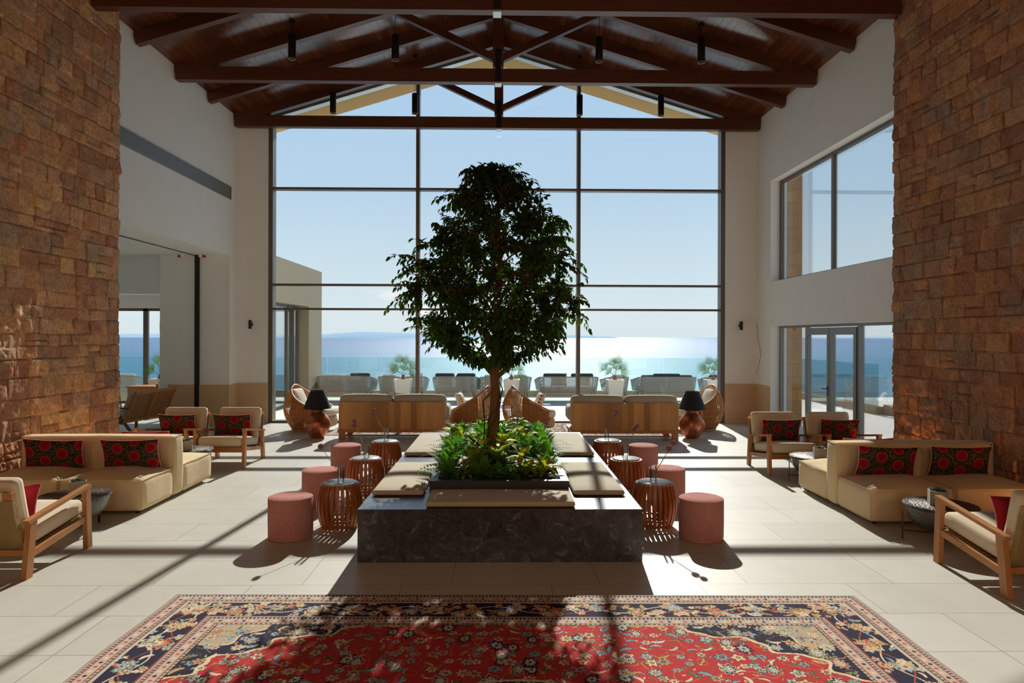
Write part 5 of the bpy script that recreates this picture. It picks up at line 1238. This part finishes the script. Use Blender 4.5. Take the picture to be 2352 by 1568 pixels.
# ================================================================== RUGS
def draw_rug(W, L, dx, dy, seed, visy0, simple=False):
    rs = random.Random(seed); nx = int(W/dx)+1; ny = int(L/dy)+1
    xs_ = np.linspace(-W/2, W/2, nx); ys_ = np.linspace(-L/2, L/2, ny); X, Y = np.meshgrid(xs_, ys_); dx = xs_[1]-xs_[0]; dy = ys_[1]-ys_[0]
    red, navy, cream, blue, gold, olive, rust, pink, dk = [np.array(C(*c)) for c in ((190, 46, 46), (38, 32, 58), (228, 208, 172), (128, 168, 178), (198, 152, 84), (112, 110, 70), (184, 84, 58), (206, 150, 130), (30, 24, 32))]
    img = np.zeros(X.shape+(3,))
    d = np.minimum(W/2-np.abs(X), L/2-np.abs(Y)); img[:] = navy
    horiz = (L/2-np.abs(Y)) < (W/2-np.abs(X)); S = np.where(horiz, X, Y)
    guard = ((d < .17) | ((d > .41) & (d < .55)))
    img[guard] = np.array(C(196, 180, 164))
    dd = np.where(d > .3, d-.41, d)
    for a, b, c in ((.0, .012, rust*.6), (.022, .028, navy), (.05, .055, red), (.115, .12, red), (.14, .146, navy), (.162, .17, cream)): img[guard & (dd > a) & (dd < b)] = c
    m = guard & (dd > .058) & (dd < .112); ph = (S/.055) % 1; tt = np.abs(ph-.5)*.055+np.abs(dd-.085)*.9
    cell = np.floor(S/.055).astype(int) % 3
    for k, c in enumerate((rust, navy, cream)): img[m & (tt < .015) & (cell == k)] = c
    m = guard & (dd > .03) & (dd < .05) & (((S/.028) % 1) < .45); img[m] = navy
    m = guard & (dd > .121) & (dd < .14) & (((S/.034) % 1) < .4); img[m] = olive*.8
    if dd.shape:
        sp = np.sin(S*2*pi/.11)*.018+.085; m = guard & (dd > .058) & (dd < .112) & (np.abs(dd-sp) < .003); img[m] = cream*.8
    main = (d >= .17) & (d <= .41)
    vine = .29+.055*np.sin(S*2*pi/.62); img[main & (np.abs(d-vine) < .0055)] = cream
    vine2 = .29-.065*np.sin(S*2*pi/.62+.6); img[main & (np.abs(d-vine2) < .0045)] = rust
    field = d > .55
    ax = np.abs(X); ay = np.abs(Y); ang = np.arctan2(Y*1.6, X)
    sc = .055*np.cos(ang*26)+.02*np.cos(ang*61)
    sh = (ax/(W*.41))**2.2+(ay/(L*.378))**2.2+sc
    inner = field & (sh < 1); img[inner] = red
    ln = field & (np.abs(sh-1) < .016); img[ln] = cream; ln = field & (np.abs(sh-1.04) < .014); img[ln] = dk
    cn = np.sqrt(((W/2-.55)-ax)**2+((L/2-.55)-ay)**2)+.04*np.cos(ang*40); m = field & (cn < .33) & (cn > .02); img[m] = np.array(C(188, 170, 144)); img[field & (np.abs(cn-.33) < .008)] = cream
    med = (ax/.62)**1.5+(ay/.56)**1.5+.06*np.cos(ang*12); m = field & (med < 1); img[m] = navy; img[field & (np.abs(med-1) < .03)] = cream
    n1 = fbm(X*4, Y*4, 5, 3); con = np.abs((n1*9) % 1-.5); m = field & (con < .035) & ~((sh > .97) & (sh < 1.08)); img[m] = np.where(((n1*9).astype(int) % 2)[..., None] == 0, olive, gold*.8)[m]
    def stamp(cx, cy, r, kind, cols, rot=0, msk=None):
        i0 = max(0, int((cy-r+L/2)/dy)); i1 = min(ny, int((cy+r+L/2)/dy)+2); j0 = max(0, int((cx-r+W/2)/dx)); j1 = min(nx, int((cx+r+W/2)/dx)+2)
        if i1 <= i0 or j1 <= j0: return
        x = X[i0:i1, j0:j1]-cx; y = Y[i0:i1, j0:j1]-cy; sub = img[i0:i1, j0:j1]
        c_, s_ = cos(rot), sin(rot); x, y = x*c_+y*s_, -x*s_+y*c_
        rr = np.sqrt(x*x+y*y)/r; a = np.arctan2(y, x)
        ok = np.ones_like(rr, bool) if msk is None else msk[i0:i1, j0:j1]
        if kind == 'ros':
            n = cols[4]; e = .78+.2*np.cos(a*n); 
            sub[ok & (rr < e+.10)] = cols[0]; sub[ok & (rr < e)] = cols[1]; sub[ok & (rr < e*.72) & (np.cos(a*n) > -.2)] = cols[2]; sub[ok & (rr < .34)] = cols[0]; sub[ok & (rr < .24)] = cols[3]
        elif kind == 'palm':
            u = x/r; v = y/r; f = (u*u*1.9+(v-.1)**2*1.0); e = .75+.18*np.cos(a*9)
            q = np.sqrt(f); sub[ok & (q < e+.1)] = cols[0]; sub[ok & (q < e)] = cols[1]; sub[ok & (q < e*.66)] = cols[2]; sub[ok & (q < e*.4)] = cols[3]; sub[ok & (q < .14)] = cols[0]
        else:
            u = x/r; v = y/r+.35*(u*u-.3); w_ = .26*np.sqrt(np.clip(1-u*u, 0, 1)); sub[ok & (np.abs(v) < w_+.07) & (np.abs(u) < 1)] = cols[0]; sub[ok & (np.abs(v) < w_) & (np.abs(u) < .95)] = cols[1]
    P = [cream, blue, gold, rust, pink, navy, olive]
    k = 1.0
    # border palmettes
    for side_ in range(4):
        ln_ = W if side_ < 2 else L; n = int(ln_/.31)
        for i in range(n+1):
            s = -ln_/2+.29+(ln_-.58)*i/n; off = .29+(.03 if i % 2 else -.03)
            cx, cy = {0: (s, L/2-off), 1: (s, -L/2+off), 2: (W/2-off, s), 3: (-W/2+off, s)}[side_]
            if i % 2: stamp(cx, cy, .085, 'palm', [cream, rust if i % 4 == 1 else olive, gold, pink], pi if side_ == 0 else 0, main)
            else: stamp(cx, cy, .062, 'ros', [cream, olive if i % 4 else blue, cream, rust, 8], 0, main)
            for q in range(18):
                ox, oy = rs.uniform(-.16, .16), rs.uniform(-.11, .11); stamp(cx+ox, cy+oy, rs.uniform(.022, .045), rs.choice(['leaf', 'ros']), [rs.choice([dk, cream]), rs.choice(P[:5]), cream, gold, 5], rs.uniform(0, 6), main)
    stp = .105; y = -L/2+.6
    while y < L/2-.55:
        x = -W/2+.6
        while x < W/2-.55:
            px = x+rs.uniform(-.035, .035); py = y+rs.uniform(-.035, .035)
            s_ = (abs(px)/(W*.41))**2.2+(abs(py)/(L*.378))**2.2
            kd = rs.random(); infield = s_ < 1; oc = navy if infield else cream
            if kd < .16: stamp(px, py, rs.uniform(.06, .085), 'palm', [cream if rs.random() < .5 else oc, navy if infield else rs.choice([rust, olive]), cream, blue], rs.uniform(-.5, .5), field)
            elif kd < .62: stamp(px, py, rs.uniform(.03, .05), 'ros', [oc if rs.random() < .6 else dk, rs.choice([cream, blue, gold, cream, blue]), rs.choice([cream, pink, blue]), rs.choice([rust, gold]), rs.choice([5, 6, 8])], rs.uniform(0, 6), field)
            else: stamp(px, py, rs.uniform(.034, .055), 'leaf', [dk if infield else cream, rs.choice([blue, olive, gold, cream])], rs.uniform(0, 6), field)
            for q in range(2): stamp(px+rs.uniform(-.06, .06), py+rs.uniform(-.06, .06), .017, 'leaf', [dk, rs.choice([cream, olive, blue])], rs.uniform(0, 6), field)
            x += stp
        y += stp
    # cream outlines again over the flowers
    img[field & (np.abs(sh-1) < .010)] = cream; img[field & (np.abs(med-1) < .018)] = cream
    img[field & (d < .556)] = dk
    return X, Y, img
X, Y, img = draw_rug(5.22, 3.7, .0036, .0062, 3, 0)
Z = np.full_like(X, .011)+fbm(X*2, Y*2, 9, 2)*.003
e = np.minimum(5.22/2-np.abs(X), 3.7/2-np.abs(Y)); Z = np.where(e < .004, .001, Z)
X2 = X+.006*np.sin(Y*5)*(np.abs(X) > 2.4)
o = grid_mesh('persian_rug', np.stack([X2, Y, Z], -1), img, M['rug']); o.location = (.165, 5.262-1.85, 0); o.rotation_euler = (0, 0, -.0135)
tag(o, 'large red and navy floral Persian rug across the foreground floor', 'rug')
X, Y, img = draw_rug(2.9, 2.1, .012, .012, 8, 0)
Z = np.full_like(X, .009)
o = grid_mesh('persian_rug', np.stack([X, Y, Z], -1), img, M['rug']); o.location = (-2.05, 14.85, 0); tag(o, 'smaller red Persian rug under the seating left of the tree by the window', 'rug')
o2 = o.copy(); COL.objects.link(o2); o2.location = (2.45, 14.75, 0); o2['label'] = 'smaller red Persian rug under the seating right of the tree by the window'
